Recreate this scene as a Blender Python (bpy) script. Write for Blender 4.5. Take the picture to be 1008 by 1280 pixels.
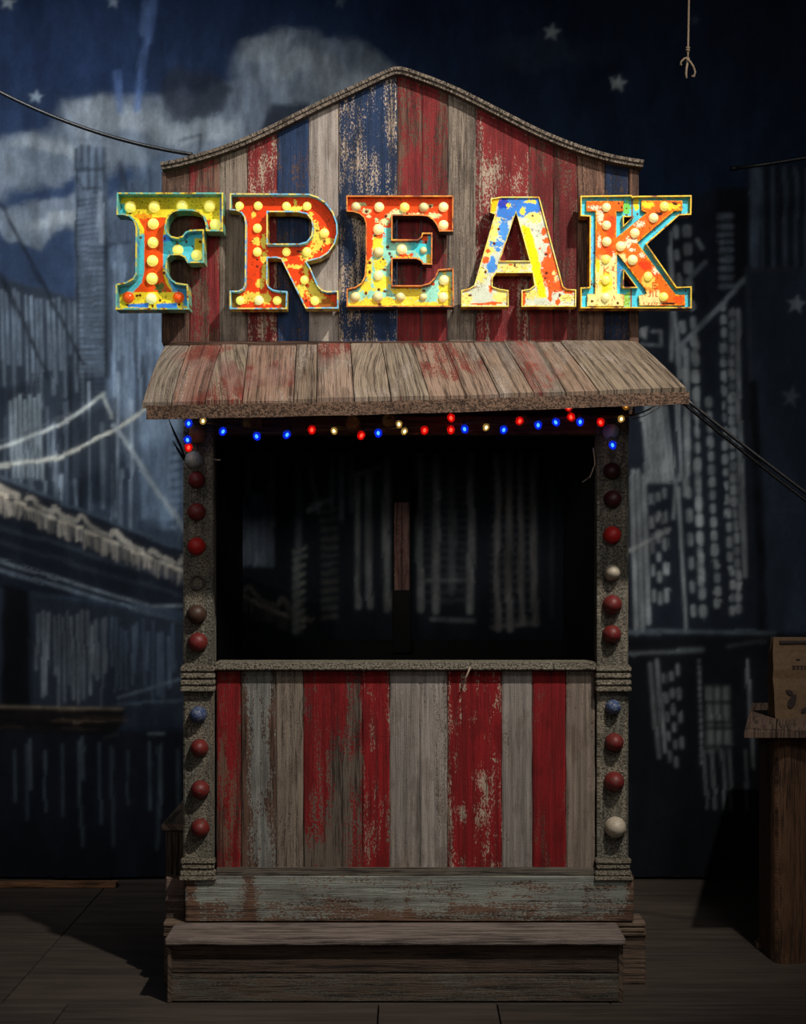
import bpy, math, random
import numpy as np
random.seed(7)
S = bpy.context.scene
for o in list(bpy.data.objects): bpy.data.objects.remove(o)
COL = S.collection

# ------------------------------------------------------------------ camera
FPX, CY, CZ = 1700.0, -4.25, 1.348          # focal length in pixels, camera y, camera height
HX, HY = 504.0, 690.0                       # principal column / horizon row
cam = bpy.data.cameras.new('camera'); cam_o = bpy.data.objects.new('camera', cam); COL.objects.link(cam_o)
cam_o.location = (0, CY, CZ); cam_o.rotation_euler = (math.pi/2, 0, 0)
cam.sensor_fit = 'VERTICAL'; cam.sensor_height = 36; cam.lens = FPX/1280*36
cam.shift_y = (HY-640)/1280.0; cam.clip_end = 50
S.camera = cam_o
# ------------------------------------------------------------------ world, lights, exposure
w = bpy.data.worlds.new('world'); S.world = w; w.use_nodes = True
bg = w.node_tree.nodes['Background']; bg.inputs[0].default_value = (0.62, 0.66, 0.74, 1); bg.inputs[1].default_value = 0.03
def spot(name, loc, aim, power, size, blend, radius, color):
    l = bpy.data.lights.new(name, 'SPOT'); o = bpy.data.objects.new(name, l); COL.objects.link(o)
    l.energy = power; l.spot_size = math.radians(size); l.spot_blend = blend; l.shadow_soft_size = radius; l.color = color
    o.location = loc
    d = [aim[i]-loc[i] for i in range(3)]
    import mathutils
    o.rotation_euler = mathutils.Vector(d).to_track_quat('-Z', 'Y').to_euler()
    return o
spot('key_spot', (1.45, -2.35, 4.65), (-0.10, 0.0, 1.75), 720, 58, 1.0, 0.06, (1.0, 0.94, 0.86))
spot('backdrop_spot', (-2.1, -1.6, 4.3), (-1.25, 1.34, 2.2), 430, 58, 1.0, 0.35, (0.95, 0.97, 1.0))
spot('sign_fill_spot', (0.05, -4.0, 2.55), (0.0, 0.0, 2.25), 190, 29, 1.0, 0.35, (1.0, 0.96, 0.9))  # unseen fill lamp added to brighten the letter faces
spot('side_fill_spot', (1.7, -3.8, 4.0), (1.0, 1.34, 1.6), 170, 62, 1.0, 0.5, (1.0, 0.98, 0.96))  # unseen fill added to lift the dark right side of the backdrop
spot('fill_spot', (-1.3, -4.4, 2.1), (-0.35, 0.0, 1.0), 50, 56, 1.0, 0.5, (1.0, 0.94, 0.88))
S.view_settings.view_transform = 'Standard'; S.view_settings.look = 'None'
S.view_settings.gamma = 1; S.view_settings.use_curve_mapping = False; S.view_settings.exposure = 0.0

# ------------------------------------------------------------------ helpers
def P(px, py, y):
    d = y-CY
    return ((px-HX)*d/FPX, y, CZ-(py-HY)*d/FPX)
def lin(c):
    c = np.asarray(c, float)/255.0
    return np.where(c <= 0.04045, c/12.92, ((c+0.055)/1.055)**2.4)
_tab = np.random.RandomState(11).rand(256, 256)
def vn(x, y, s=0):
    x = np.asarray(x, float)+s*17.31; y = np.asarray(y, float)+s*9.77
    xi = np.floor(x).astype(int); yi = np.floor(y).astype(int); fx = x-xi; fy = y-yi
    fx = fx*fx*(3-2*fx); fy = fy*fy*(3-2*fy)
    a = _tab[xi % 256, yi % 256]; b = _tab[(xi+1) % 256, yi % 256]; c = _tab[xi % 256, (yi+1) % 256]; d = _tab[(xi+1) % 256, (yi+1) % 256]
    return (a*(1-fx)+b*fx)*(1-fy)+(c*(1-fx)+d*fx)*fy
def fbm(x, y, s=0, o=4):
    v = 0; a = 0.5; t = 0
    for i in range(o):
        v = v+a*vn(x, y, s+i*3); t += a; a *= 0.5; x = np.asarray(x)*2.03; y = np.asarray(y)*2.03
    return v/t
def sst(e0, e1, x):
    t = np.clip((np.asarray(x, float)-e0)/(e1-e0), 0, 1); return t*t*(3-2*t)

class MB:
    """collects one mesh with per-vertex paint/wood/wear/grain attributes"""
    def __init__(s):
        s.v = []; s.f = []; s.sm = []; s.paint = []; s.wood = []; s.wear = []; s.g = []
    def add(s, verts, faces, paint=(.5,.5,.5), wood=(.3,.3,.3), wear=1.0, g=None, smooth=False):
        b = sum(len(a) for a in s.v); verts = np.asarray(verts, float).reshape(-1, 3); n = len(verts)
        s.v.append(verts)
        s.f += [tuple(int(i)+b for i in f) for f in faces]; s.sm += [smooth]*len(faces)
        s.paint.append(np.broadcast_to(np.asarray(paint, float), (n, 3))); s.wood.append(np.broadcast_to(np.asarray(wood, float), (n, 3)))
        s.wear.append(np.broadcast_to(np.asarray(wear, float), (n,)))
        s.g.append(np.asarray(g, float).reshape(-1, 3) if g is not None else verts.copy())
    def box(s, x0, x1, y0, y1, z0, z1, c=0.004, axis='z', seed=0.0, rot=None, **k):
        X = (x0, x1); Y = (y0, y1); Z = (z0, z1)
        c = min(c, (x1-x0)*.45, (y1-y0)*.45, (z1-z0)*.45)
        vs = []; idx = {}
        for i in (0, 1):
            for j in (0, 1):
                for l in (0, 1):
                    p = np.array([X[i], Y[j], Z[l]]); q = np.array([c*(1-2*i), c*(1-2*j), c*(1-2*l)])
                    for a in range(3):
                        r = p+q; r[a] = p[a]; idx[i, j, l, a] = len(vs); vs.append(r)
        fs = []
        for a in range(3):
            o = [b for b in range(3) if b != a]
            for sd in (0, 1):
                f = []
                for u, t in ((0, 0), (1, 0), (1, 1), (0, 1)):
                    k3 = [0, 0, 0]; k3[a] = sd; k3[o[0]] = u; k3[o[1]] = t; f.append(idx[(*k3, a)])
                fs.append(f)
        for a in range(3):
            o = [b for b in range(3) if b != a]
            for u in (0, 1):
                for t in (0, 1):
                    k0 = [0, 0, 0]; k0[o[0]] = u; k0[o[1]] = t; k1 = list(k0); k1[a] = 1
                    fs.append([idx[(*k0, o[0])], idx[(*k1, o[0])], idx[(*k1, o[1])], idx[(*k0, o[1])]])
        for i in (0, 1):
            for j in (0, 1):
                for l in (0, 1): fs.append([idx[i, j, l, 0], idx[i, j, l, 1], idx[i, j, l, 2]])
        vs = np.array(vs)
        if axis == 'z': g = np.stack([vs[:, 0]+vs[:, 1], vs[:, 2], vs[:, 0]*0+seed], 1)
        elif axis == 'x': g = np.stack([vs[:, 2]+vs[:, 1], vs[:, 0], vs[:, 0]*0+seed], 1)
        else: g = np.stack([vs[:, 2]+vs[:, 0], vs[:, 1], vs[:, 0]*0+seed], 1)
        if rot is not None: vs = rot(vs)
        s.add(vs, fs, g=g, **k)
    def tube(s, pts, r, n=8, cap=True, **k):
        pts = np.array(pts, float); m = len(pts); rr = np.broadcast_to(np.asarray(r, float), (m,))
        t = np.gradient(pts, axis=0); t /= np.linalg.norm(t, axis=1)[:, None]+1e-9
        up = np.array([0, 0, 1.0]) if abs(t[0][2]) < .9 else np.array([0, 1.0, 0]); vs = []
        for i in range(m):
            a = np.cross(t[i], up); a /= np.linalg.norm(a)+1e-9; b = np.cross(a, t[i]); up = b
            for q in range(n):
                th = 2*math.pi*q/n; vs.append(pts[i]+rr[i]*(a*math.cos(th)+b*math.sin(th)))
        fs = [(i*n+q, i*n+(q+1) % n, (i+1)*n+(q+1) % n, (i+1)*n+q) for i in range(m-1) for q in range(n)]
        if cap: fs += [tuple(range(n))[::-1], tuple((m-1)*n+q for q in range(n))]
        s.add(vs, fs, smooth=True, **k)
    def lathe(s, o, ax, prof, n=20, flute=0, fa=0.0, **k):
        """prof = [(radius, height along ax)]; closes at zero radius"""
        o = np.array(o, float); ax = np.array(ax, float); ax /= np.linalg.norm(ax)
        a = np.cross(ax, (0.0, 0, 1) if abs(ax[2]) < .9 else (1.0, 0, 0)); a /= np.linalg.norm(a); b = np.cross(ax, a); vs = []
        for r, h in prof:
            for q in range(n):
                th = 2*math.pi*q/n; r2 = r*(1+fa*math.cos(flute*th)) if flute else r
                vs.append(o+ax*h+r2*(a*math.cos(th)+b*math.sin(th)))
        m = len(prof)
        fs = [(i*n+q, i*n+(q+1) % n, (i+1)*n+(q+1) % n, (i+1)*n+q) for i in range(m-1) for q in range(n)]
        fs += [tuple(range(n))[::-1], tuple((m-1)*n+q for q in range(n))]
        s.add(vs, fs, smooth=True, **k)
    def build(s, name, mat, parent=None, label=None):
        me = bpy.data.meshes.new(name); V = np.concatenate(s.v)
        me.from_pydata(V.tolist(), [], s.f)
        me.polygons.foreach_set('use_smooth', s.sm)
        n = len(V)
        for nm, d in (('paint', np.concatenate(s.paint)), ('wood', np.concatenate(s.wood))):
            a = me.attributes.new(nm, 'FLOAT_COLOR', 'POINT'); a.data.foreach_set('color', np.concatenate([d, np.ones((n, 1))], 1).astype(np.float32).ravel())
        a = me.attributes.new('wear', 'FLOAT', 'POINT'); a.data.foreach_set('value', np.concatenate(s.wear).astype(np.float32))
        a = me.attributes.new('guv', 'FLOAT_VECTOR', 'POINT'); a.data.foreach_set('vector', np.concatenate(s.g).astype(np.float32).ravel())
        me.materials.append(mat); me.update()
        import bmesh
        if n < 60000:
            bm = bmesh.new(); bm.from_mesh(me); bmesh.ops.recalc_face_normals(bm, faces=bm.faces); bm.to_mesh(me); bm.free()
        ob = bpy.data.objects.new(name, me); COL.objects.link(ob)
        if parent is not None:
            ob.parent = parent; pm = parent
            t = np.zeros(3)
            while pm is not None: t += np.array(pm.location); pm = pm.parent
            ob.location = (-t[0], -t[1], -t[2])
        if label: ob['label'] = label
        return ob
def tag(o, label, cat, group=None):
    o['label'] = label; o['category'] = cat
    if group: o['group'] = group
    return o
def thing(name, loc, label, cat, group=None):
    o = bpy.data.objects.new(name, None); COL.objects.link(o); o.location = loc; o.empty_display_size = .05
    return tag(o, label, cat, group)

# ------------------------------------------------------------------ materials
class NT:
    def __init__(s, name):
        s.m = bpy.data.materials.new(name); s.m.use_nodes = True; s.t = s.m.node_tree; s.b = s.t.nodes['Principled BSDF']
    def n(s, t, **k):
        x = s.t.nodes.new(t)
        for a, b in k.items(): setattr(x, a, b)
        return x
    def l(s, a, b): s.t.links.new(a, b)
    def attr(s, nm): return s.n('ShaderNodeAttribute', attribute_name=nm)
    def math(s, op, a, b=None, c=None, clamp=False):
        x = s.n('ShaderNodeMath', operation=op, use_clamp=clamp)
        for i, q in enumerate((a, b, c)):
            if q is None: continue
            if isinstance(q, (int, float)): x.inputs[i].default_value = q
            else: s.l(q, x.inputs[i])
        return x.outputs[0]
    def noise(s, vec, scale, detail=4, rough=.6, sc=1.0):
        mp = s.n('ShaderNodeMapping'); mp.inputs['Scale'].default_value = scale; s.l(vec, mp.inputs['Vector'])
        x = s.n('ShaderNodeTexNoise'); x.inputs['Scale'].default_value = sc; x.inputs['Detail'].default_value = detail; x.inputs['Roughness'].default_value = rough
        s.l(mp.outputs[0], x.inputs['Vector']); return x.outputs['Fac']
    def mix(s, f, a, b, blend='MIX'):
        x = s.n('ShaderNodeMix', data_type='RGBA', blend_type=blend)
        for i, q in ((0, f), (6, a), (7, b)):
            if isinstance(q, (int, float)): x.inputs[i].default_value = q
            elif isinstance(q, (tuple, list, np.ndarray)): x.inputs[i].default_value = (*q[:3], 1)
            else: s.l(q, x.inputs[i])
        return x.outputs[2]
    def ramp(s, f, e0, e1):
        x = s.n('ShaderNodeMapRange', interpolation_type='SMOOTHSTEP'); s.l(f, x.inputs[0]); x.inputs[1].default_value = e0; x.inputs[2].default_value = e1
        return x.outputs[0]
    def bump(s, h, st, d=.004):
        x = s.n('ShaderNodeBump'); x.inputs['Strength'].default_value = st; x.inputs['Distance'].default_value = d; s.l(h, x.inputs['Height']); s.l(x.outputs[0], s.b.inputs['Normal'])

def mat_wood(name, fine=1.0, streak=1.0, grit=0.0):
    """weathered timber with chipped paint: grain runs along guv.y"""
    t = NT(name); g = t.attr('guv').outputs['Vector']; wear = t.attr('wear').outputs['Fac']
    pc = t.attr('paint').outputs['Color']; wc = t.attr('wood').outputs['Color']
    n1 = t.ramp(t.noise(g, (70*fine, 2.2, 3), 6, .68), .34, .66); n2 = t.ramp(t.noise(g, (300*fine, 10, 5), 4, .65), .34, .66)
    n3 = t.ramp(t.noise(g, (16, 7, 7), 4, .6), .3, .7); n4 = t.ramp(t.noise(g, (260-130*grit, 120+20*grit, 9), 3, .7), .34, .66); n5 = t.ramp(t.noise(g, (38, 4, 11), 5, .7), .32, .68)
    n6 = t.ramp(t.noise(g, (420, 300, 13), 2, .6), .35, .65)
    gr = t.math('MULTIPLY_ADD', n1, (1-grit)*.55, t.math('MULTIPLY_ADD', n2, (1-grit)*.45, t.math('MULTIPLY', n4, grit)))
    dark = t.ramp(gr, .12, .66)
    wcol = t.mix(dark, t.mix(1.0, wc, (.30, .27, .25), 'MULTIPLY'), t.mix(1.0, wc, (1.6, 1.55, 1.48), 'MULTIPLY'))
    pm = t.math('MULTIPLY_ADD', n5, .34, t.math('MULTIPLY_ADD', n4, .40, t.math('MULTIPLY', n3, .26)))
    msk = t.ramp(t.math('SUBTRACT', pm, wear), -.06, .06)
    pv = t.mix(n1, t.mix(1.0, pc, (.60, .58, .58), 'MULTIPLY'), t.mix(1.0, pc, (1.15, 1.12, 1.12), 'MULTIPLY'))
    pv = t.mix(t.math('MULTIPLY', n6, .35), pv, t.mix(1.0, pv, (.6, .6, .6), 'MULTIPLY'))
    col = t.mix(msk, wcol, pv)
    col = t.mix(t.math('MULTIPLY', t.ramp(n3, .55, 1.0), .5), col, t.mix(1.0, col, (.45, .40, .36), 'MULTIPLY'))
    t.l(col, t.b.inputs['Base Color']); t.b.inputs['Roughness'].default_value = .66; t.b.inputs['Specular IOR Level'].default_value = .35
    h = t.math('MULTIPLY_ADD', gr, 1.0, t.math('MULTIPLY_ADD', msk, .3, t.math('MULTIPLY', n6, .3))); t.bump(h, .8*streak, .004)
    return t.m
def mat_mottle(name, c1, c2, rough=.6, scale=40, metal=0.0, bump=.3):
    t = NT(name); tc = t.n('ShaderNodeTexCoord').outputs['Object']
    n = t.noise(tc, (scale,)*3, 6, .7); n2 = t.noise(tc, (scale*5,)*3, 3, .6)
    t.l(t.mix(t.ramp(t.math('MULTIPLY_ADD', n, .6, t.math('MULTIPLY', n2, .4)), .35, .65), lin(c1), lin(c2)), t.b.inputs['Base Color'])
    t.b.inputs['Roughness'].default_value = rough; t.b.inputs['Metallic'].default_value = metal; t.bump(n2, bump, .003)
    return t.m
def mat_vcol(name, rough=.5, bump=.2, sc=600, spec=.3, rust=0.0):
    t = NT(name); c = t.attr('paint').outputs['Color']; tc = t.n('ShaderNodeTexCoord').outputs['Object']
    n = t.noise(tc, (sc,)*3, 3, .6)
    col = t.mix(t.math('MULTIPLY', t.ramp(n, .3, .7), .25), c, t.mix(1.0, c, (.55, .55, .55), 'MULTIPLY'))
    if rust:
        r = t.noise(tc, (130,)*3, 5, .7); col = t.mix(t.ramp(r, .60-rust*.1, .66-rust*.1), col, lin((92, 36, 10)))
    t.l(col, t.b.inputs['Base Color']); t.b.inputs['Roughness'].default_value = rough; t.b.inputs['Specular IOR Level'].default_value = spec
    t.bump(n, bump, .002); return t.m
def mat_lamp(name, c, strength, rough=.25):
    t = NT(name); t.b.inputs['Base Color'].default_value = (*lin(c), 1); t.b.inputs['Roughness'].default_value = rough
    t.b.inputs['Emission Color'].default_value = (*lin(c), 1); t.b.inputs['Emission Strength'].default_value = strength
    return t.m
def mat_glass_dusty(name, c, dust=(110, 100, 92), amt=.5):
    t = NT(name); tc = t.n('ShaderNodeTexCoord').outputs['Object']; n = t.noise(tc, (120,)*3, 5, .7)
    t.l(t.mix(t.ramp(n, .62-amt*.2, .80-amt*.2), lin(c), lin(dust)), t.b.inputs['Base Color'])
    t.b.inputs['Roughness'].default_value = .5; t.b.inputs['Specular IOR Level'].default_value = .4; t.bump(n, .25, .002)
    return t.m

WOOD = mat_wood('weathered_painted_wood')
WOODX = mat_wood('rough_sawn_wood', 1.2, 1.2)
GRIT = mat_wood('gritty_weathered_timber', .8, 1.8, .8)
BLACKM = mat_mottle('black_rubber', (10, 10, 11), (22, 22, 24), .45)
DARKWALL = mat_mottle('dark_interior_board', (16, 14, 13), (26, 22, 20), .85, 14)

# ------------------------------------------------------------------ setting: floor and wall
def build_floor():
    t = NT('dark_floor_planks'); g = t.attr('guv').outputs['Vector']
    n1 = t.noise(g, (30, 1.6, 3), 5, .65); n3 = t.noise(g, (3, 1.3, 5), 4, .6); n2 = t.noise(g, (160, 6, 4), 3, .6)
    f = t.math('MULTIPLY_ADD', n1, .45, t.math('MULTIPLY_ADD', n3, .35, t.math('MULTIPLY', n2, .2)))
    t.l(t.mix(t.ramp(f, .32, .68), lin((40, 34, 30)), lin((78, 68, 60))), t.b.inputs['Base Color'])
    t.b.inputs['Roughness'].default_value = .55; t.bump(n2, .25, .003)
    m = MB(); k = 0
    rows = [(-5.2, -1.3, .05), (-1.3, -.19, None), (-.19, .315, 'L'), (.315, 1.9, 'L')]
    for y0, y1, off in rows:
        xs = [-3.6, -2.3, -1.2, .62, 1.75, 3.6] if off == 'L' else ([-3.6, -2.2, -1.0, -.073, .28, 1.4, 3.6] if off is None else [-3.6, -1.6, -.4, .8, 2.0, 3.6])
        for a, b in zip(xs[:-1], xs[1:]):
            m.box(a+.0025, b-.0025, y0+.0015, y1-.0015, -.03, 0.0, .0004, 'x', seed=k*3.7); k += 1
    m.box(-3.6, 3.6, -5.2, 1.9, -.06, -.028, .001)
    o = m.build('floor', t.m); o['kind'] = 'structure'
build_floor()
m = MB(); m.box(-3.6, 3.6, 1.62, 1.72, 0, 4.6, .002); o = m.build('wall_back', mat_mottle('black_wall', (14, 15, 18), (22, 23, 27), .9, 6)); o['kind'] = 'structure'

# ------------------------------------------------------------------ painted backdrop cloth
def build_backdrop():
    YB = 1.34; st = 2.0
    xs = np.arange(-330, 1341, st); ys = np.arange(-300, 1098.1, st)
    X, Y = np.meshgrid(xs, ys); H, W = X.shape
    L = lambda c: lin(c)
    # night sky
    img = np.zeros((H, W, 3)); rgt = sst(300, 900, X)[..., None]; v = sst(-100, 420, Y)[..., None]
    img[:] = (L((20, 38, 72))*(1-v)+L((34, 50, 78))*v)*(1-rgt)+(L((15, 26, 46))*(1-v)+L((17, 34, 60))*v)*rgt
    def blend(mask, c, k=1.0):
        mk = np.clip(mask, 0, 1)[..., None]*k; img[:] = img*(1-mk)+L(c)*mk
    # clouds
    wx = X+26*(fbm(X/60, Y/60, 2)-.5)*2; wy = Y+26*(fbm(X/60, Y/60, 5)-.5)*2
    def cloud(cx, cy, rx, ry, c, k=.9, e=.55):
        d = ((wx-cx)/rx)**2+((wy-cy)/ry)**2; blend(1-sst(e, 1.15, d), c, k)
    for a in ((60, 195, 130, 34), (190, 165, 130, 50), (300, 150, 110, 60), (350, 75, 70, 46), (420, 110, 90, 60), (470, 130, 90, 50), (90, 262, 90, 22), (30, 275, 60, 20), (-90, 220, 120, 50), (-200, 110, 90, 50)):
        cloud(*a, (86, 94, 108), .75)
    for a in ((150, 150, 80, 22), (330, 60, 40, 22), (380, 90, 60, 20), (60, 182, 70, 14), (80, 268, 40, 10), (250, 160, 60, 22), (440, 120, 60, 24)):
        cloud(*a, (118, 124, 134), .55, .2)
    cloud(245, 110, 42, 34, (34, 40, 56), .8); cloud(100, 90, 90, 40, (24, 42, 80), .5, .1)
    cloud(660, 60, 60, 24, (36, 46, 66), .5, .1); cloud(740, 60, 60, 20, (36, 46, 64), .4, .1)
    for a in ((900, -80, 120, 40), (1180, -150, 150, 60), (600, -140, 120, 50), (80, -180, 180, 60)): cloud(*a, (58, 68, 88), .6)
    def seg(x0, y0, x1, y1, wd, c, k=1.0, soft=1.6, wd1=None):
        pad = max(wd, wd1 or 0)+soft+3
        i0 = max(0, int((min(y0, y1)-pad-ys[0])/st)); i1 = min(H, int((max(y0, y1)+pad-ys[0])/st)+2)
        j0 = max(0, int((min(x0, x1)-pad-xs[0])/st)); j1 = min(W, int((max(x0, x1)+pad-xs[0])/st)+2)
        if i1 <= i0 or j1 <= j0: return
        x = X[i0:i1, j0:j1]; y = Y[i0:i1, j0:j1]; dx, dy = x1-x0, y1-y0
        t = np.clip(((x-x0)*dx+(y-y0)*dy)/(dx*dx+dy*dy+1e-9), 0, 1)
        d = np.hypot(x-x0-t*dx, y-y0-t*dy); r = wd if wd1 is None else wd+(wd1-wd)*t
        mk = ((1-sst(r*.5-soft*.5, r*.5+soft, d))*k*(.72+.5*vn(x/7, y/16, 3)))[..., None].clip(0, 1)
        img[i0:i1, j0:j1] = img[i0:i1, j0:j1]*(1-mk)+L(c)*mk
    def poly(pts, c, k=1.0, soft=2.5):
        pts = np.array(pts, float); ins = np.zeros_like(X, bool); dmin = np.full_like(X, 1e9)
        for i in range(len(pts)):
            a = pts[i]; b = pts[(i+1) % len(pts)]
            cond = ((a[1] > Y) != (b[1] > Y)); xx = (b[0]-a[0])*(Y-a[1])/(b[1]-a[1]+1e-9)+a[0]
            ins ^= cond & (X < xx)
            e = b-a; t = np.clip(((X-a[0])*e[0]+(Y-a[1])*e[1])/(e@e+1e-9), 0, 1)
            dmin = np.minimum(dmin, np.hypot(X-a[0]-t*e[0], Y-a[1]-t*e[1]))
        sd = np.where(ins, -dmin, dmin); blend(1-sst(-soft, soft, sd), c, k)
    def star(cx, cy, r, c, k=.9):
        p = []
        for i in range(10):
            a = -math.pi/2+i*math.pi/5+.15; q = r if i % 2 == 0 else r*.42; p.append((cx+q*math.cos(a), cy+q*math.sin(a)))
        poly(p, c, k, 1.6)
    rs = random.Random(5)
    for cx, cy, r, c in ((45, 122, 10, (110, 122, 138)), (12, 4, 11, (120, 128, 140)), (142, 4, 9, (100, 112, 130)), (692, 42, 11.5, (128, 132, 138)), (773, 102, 11.5, (128, 132, 138)), (425, 0, 9, (70, 80, 95)), (868, 25, 8, (40, 50, 68)),
                         (-120, 40, 11, (110, 120, 134)), (-60, -90, 11, (110, 120, 134)), (300, -120, 11, (110, 120, 134)), (820, -140, 11, (110, 120, 134)), (1120, 60, 11, (90, 100, 120)), (1240, -60, 11, (90, 100, 120))):
        star(cx, cy, r, c)
    # search lights
    seg(193, -10, 171, 138, 8, (60, 84, 132), .75, 5, 5); seg(146, 90, 150, 140, 8, (60, 84, 132), .55, 4, 7); seg(182, 0, 178, 40, 5, (70, 92, 140), .5, 4)
    seg(-80, -60, -60, 160, 8, (60, 84, 132), .6, 5, 4)
    # ---------------- left skyline
    poly([(-330, 330), (-100, 300), (-90, 345), (0, 345), (98, 376), (98, 300), (95, 200), (133, 195), (134, 250), (200, 215), (260, 190), (700, 190), (740, 900), (-330, 900)], (44, 54, 70), .85, 5)
    poly([(134, 250), (200, 190), (235, 196), (235, 520), (134, 520)], (62, 76, 98), .8, 6)
    poly([(-330, 345), (0, 345), (98, 376), (110, 640), (-330, 620)], (33, 41, 55), .85, 4)
    poly([(95, 190), (100, 183), (130, 183), (134, 192), (134, 470), (95, 470)], (70, 82, 102), .85, 3)
    for s_ in range(0, 44):
        x0 = -200+s_*7.0+rs.uniform(-1.5, 1.5); yt = 350+max(0, x0)*.28
        seg(x0, yt+rs.uniform(2, 12), x0+3, yt+rs.uniform(80, 150), rs.uniform(1.8, 3.4), (86, 98, 116), rs.uniform(.35, .75))
    # round topped tower
    D = (22, 27, 38)
    for a in ((97, 188, 97, 470), (132, 185, 133, 470), (113, 184, 113, 236), (122, 186, 122, 240), (97, 215, 132, 213), (97, 222, 106, 236), (106, 236, 128, 235), (104, 184, 104, 212)): seg(*a, 2.6, D, .8)
    for i in range(40):
        yy = 250+i*6.4+rs.uniform(-1, 1); seg(98, yy, 131, yy-5 if i < 9 else yy-1, 2.2, D, .5+.2*rs.random())
    seg(127, 240, 127, 300, 5, (112, 122, 138), .5); seg(133, 300, 134, 470, 5, (22, 28, 40), .6, 4)
    for i in range(34):
        x0 = 140+i*2.8+rs.uniform(-1, 1); y0 = rs.uniform(215, 420); seg(x0, y0, x0+rs.uniform(-1, 1), y0+rs.uniform(60, 220), rs.uniform(1.5, 4), (98, 114, 138) if i % 2 else (34, 42, 58), rs.uniform(.3, .7))
    for a in ((136, 305, 160, 303, 3), (150, 205, 150, 300, 4), (188, 215, 188, 330, 4), (172, 330, 172, 520, 5), (152, 210, 158, 235, 6)): seg(*a[:4], a[4], (30, 38, 54), .7, 2)
    for a in ((222, 176, 253, 168), (253, 168, 252, 190), (222, 176, 222, 182)): seg(*a, 2.0, (30, 36, 48), .8)
    poly([(310, 190), (326, 160), (338, 130), (386, 131), (384, 160), (350, 200)], (30, 36, 50), .9, 2.5); seg(338, 130, 386, 131, 3, (60, 68, 80), .7)
    # mid left facades
    for i in range(95):
        x0 = -180+i*4.5+rs.uniform(-2, 2); y0 = rs.uniform(440, 600); ln = rs.uniform(40, 190)
        yb = min(y0+ln, 600+max(x0, -150)*.38)
        if yb > y0: seg(x0, y0, x0+rs.uniform(-2, 2), yb, rs.uniform(1.5, 4.5), rs.choice([(88, 100, 118), (104, 116, 134), (26, 32, 44), (20, 25, 36), (66, 78, 96)]), rs.uniform(.35, .85))
    poly([(8, 485), (52, 470), (56, 600), (8, 600)], (24, 30, 42), .6, 5)
    for i in range(7): seg(15+i*6, 497+rs.uniform(-6, 6), 17+i*6, 598, 3, (106, 116, 128), .65)
    poly([(95, 520), (140, 500), (150, 640), (100, 620)], (22, 27, 37), .6, 8); poly([(172, 520), (226, 500), (228, 665), (180, 650)], (88, 106, 132), .55, 8)
    for i in range(12): seg(214+rs.uniform(-2, 2), 545+i*11, 226, 543+i*11, 4, (40, 50, 68), .6)
    # bridge stays
    for a in ((0, 255, 105, 455), (0, 340, 62, 474), (-60, 250, 0, 400), (-330, 120, -180, 480)): seg(*a, 3, (22, 27, 38), .85, 2)
    def curve(pts, wd, c, k):
        pts = np.array(pts, float); n = len(pts); t = np.linspace(0, n-1, 60); px = np.interp(t, range(n), pts[:, 0]); py = np.interp(t, range(n), pts[:, 1])
        ker = np.ones(9)/9; px = np.convolve(np.pad(px, 4, 'edge'), ker, 'valid'); py = np.convolve(np.pad(py, 4, 'edge'), ker, 'valid')
        for i in range(59): seg(px[i], py[i], px[i+1], py[i+1], wd, c, k)
    curve([(-330, 520), (-180, 575), (-60, 575), (0, 563), (40, 548), (80, 528), (110, 508), (133, 489)], 2.6, (138, 142, 146), .9)
    curve([(-20, 560), (30, 545), (60, 530), (90, 515)], 1.6, (60, 66, 76), .6)
    curve([(-330, 600), (-160, 600), (-60, 592), (0, 583), (50, 578), (90, 566), (130, 545), (160, 527), (186, 510), (240, 470)], 3.4, (138, 138, 136), .9)
    seg(128, 493, 140, 520, 3, (120, 124, 128), .8); seg(142, 530, 232, 664, 5, (112, 120, 130), .9); seg(232, 664, 290, 740, 5, (100, 108, 118), .8)
    # bridge deck
    bx = lambda x: 597+(x)*.385
    poly([(-330, bx(-330)), (0, 597), (240, 692), (420, 765), (420, 850), (240, 765), (0, 735), (-330, 690)], (22, 28, 40), .96, 3)
    seg(-330, bx(-330), 420, bx(420)+2, 4, (52, 62, 78), .8)
    for i in range(150):
        x0 = -200+i*3.9+rs.uniform(-.8, .8); yb = 622+x0*.415
        if x0 > 380: break
        seg(x0, yb, x0+rs.uniform(-1.5, 1.5), yb+rs.uniform(10, 19), rs.uniform(1.4, 3.2), (128, 118, 110), rs.uniform(.15, .85), 1.6)
        if rs.random() < .8: seg(x0, yb-3, x0+rs.uniform(4, 8), yb-rs.uniform(0, 3), rs.uniform(2, 4), (158, 146, 134), rs.uniform(.3, .9), 1.4)
    x0 = -190.0
    while x0 < 370:
        yb = 612+x0*.415; ln = rs.uniform(22, 46); a_ = rs.uniform(4, 12)
        curve([(x0-3, yb-2), (x0, yb-a_), (x0+5, yb-a_+2), (x0+ln*.3, yb+ln*.1-1), (x0+ln*.6, yb+ln*.25), (x0+ln, yb+ln*.42)], rs.uniform(3, 6), (122, 114, 108), rs.uniform(.45, .85)); x0 += ln+rs.uniform(2, 12)
    for o_, k in ((44, .5), (62, .35), (95, .7)): seg(-330, 610+o_-330*.28, 300, 615+o_+300*.30, 4 if o_ < 90 else 3, (50, 58, 72) if o_ < 90 else (84, 94, 108), k, 3)
    seg(190, 758, 300, 756, 3, (96, 104, 114), .7); seg(0, 700, 185, 757, 3, (92, 100, 112), .7, 2)
    # below the deck
    poly([(-330, 715), (0, 735), (240, 775), (420, 800), (420, 1100), (-330, 1100)], (30, 36, 48), .85, 6)
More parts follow.
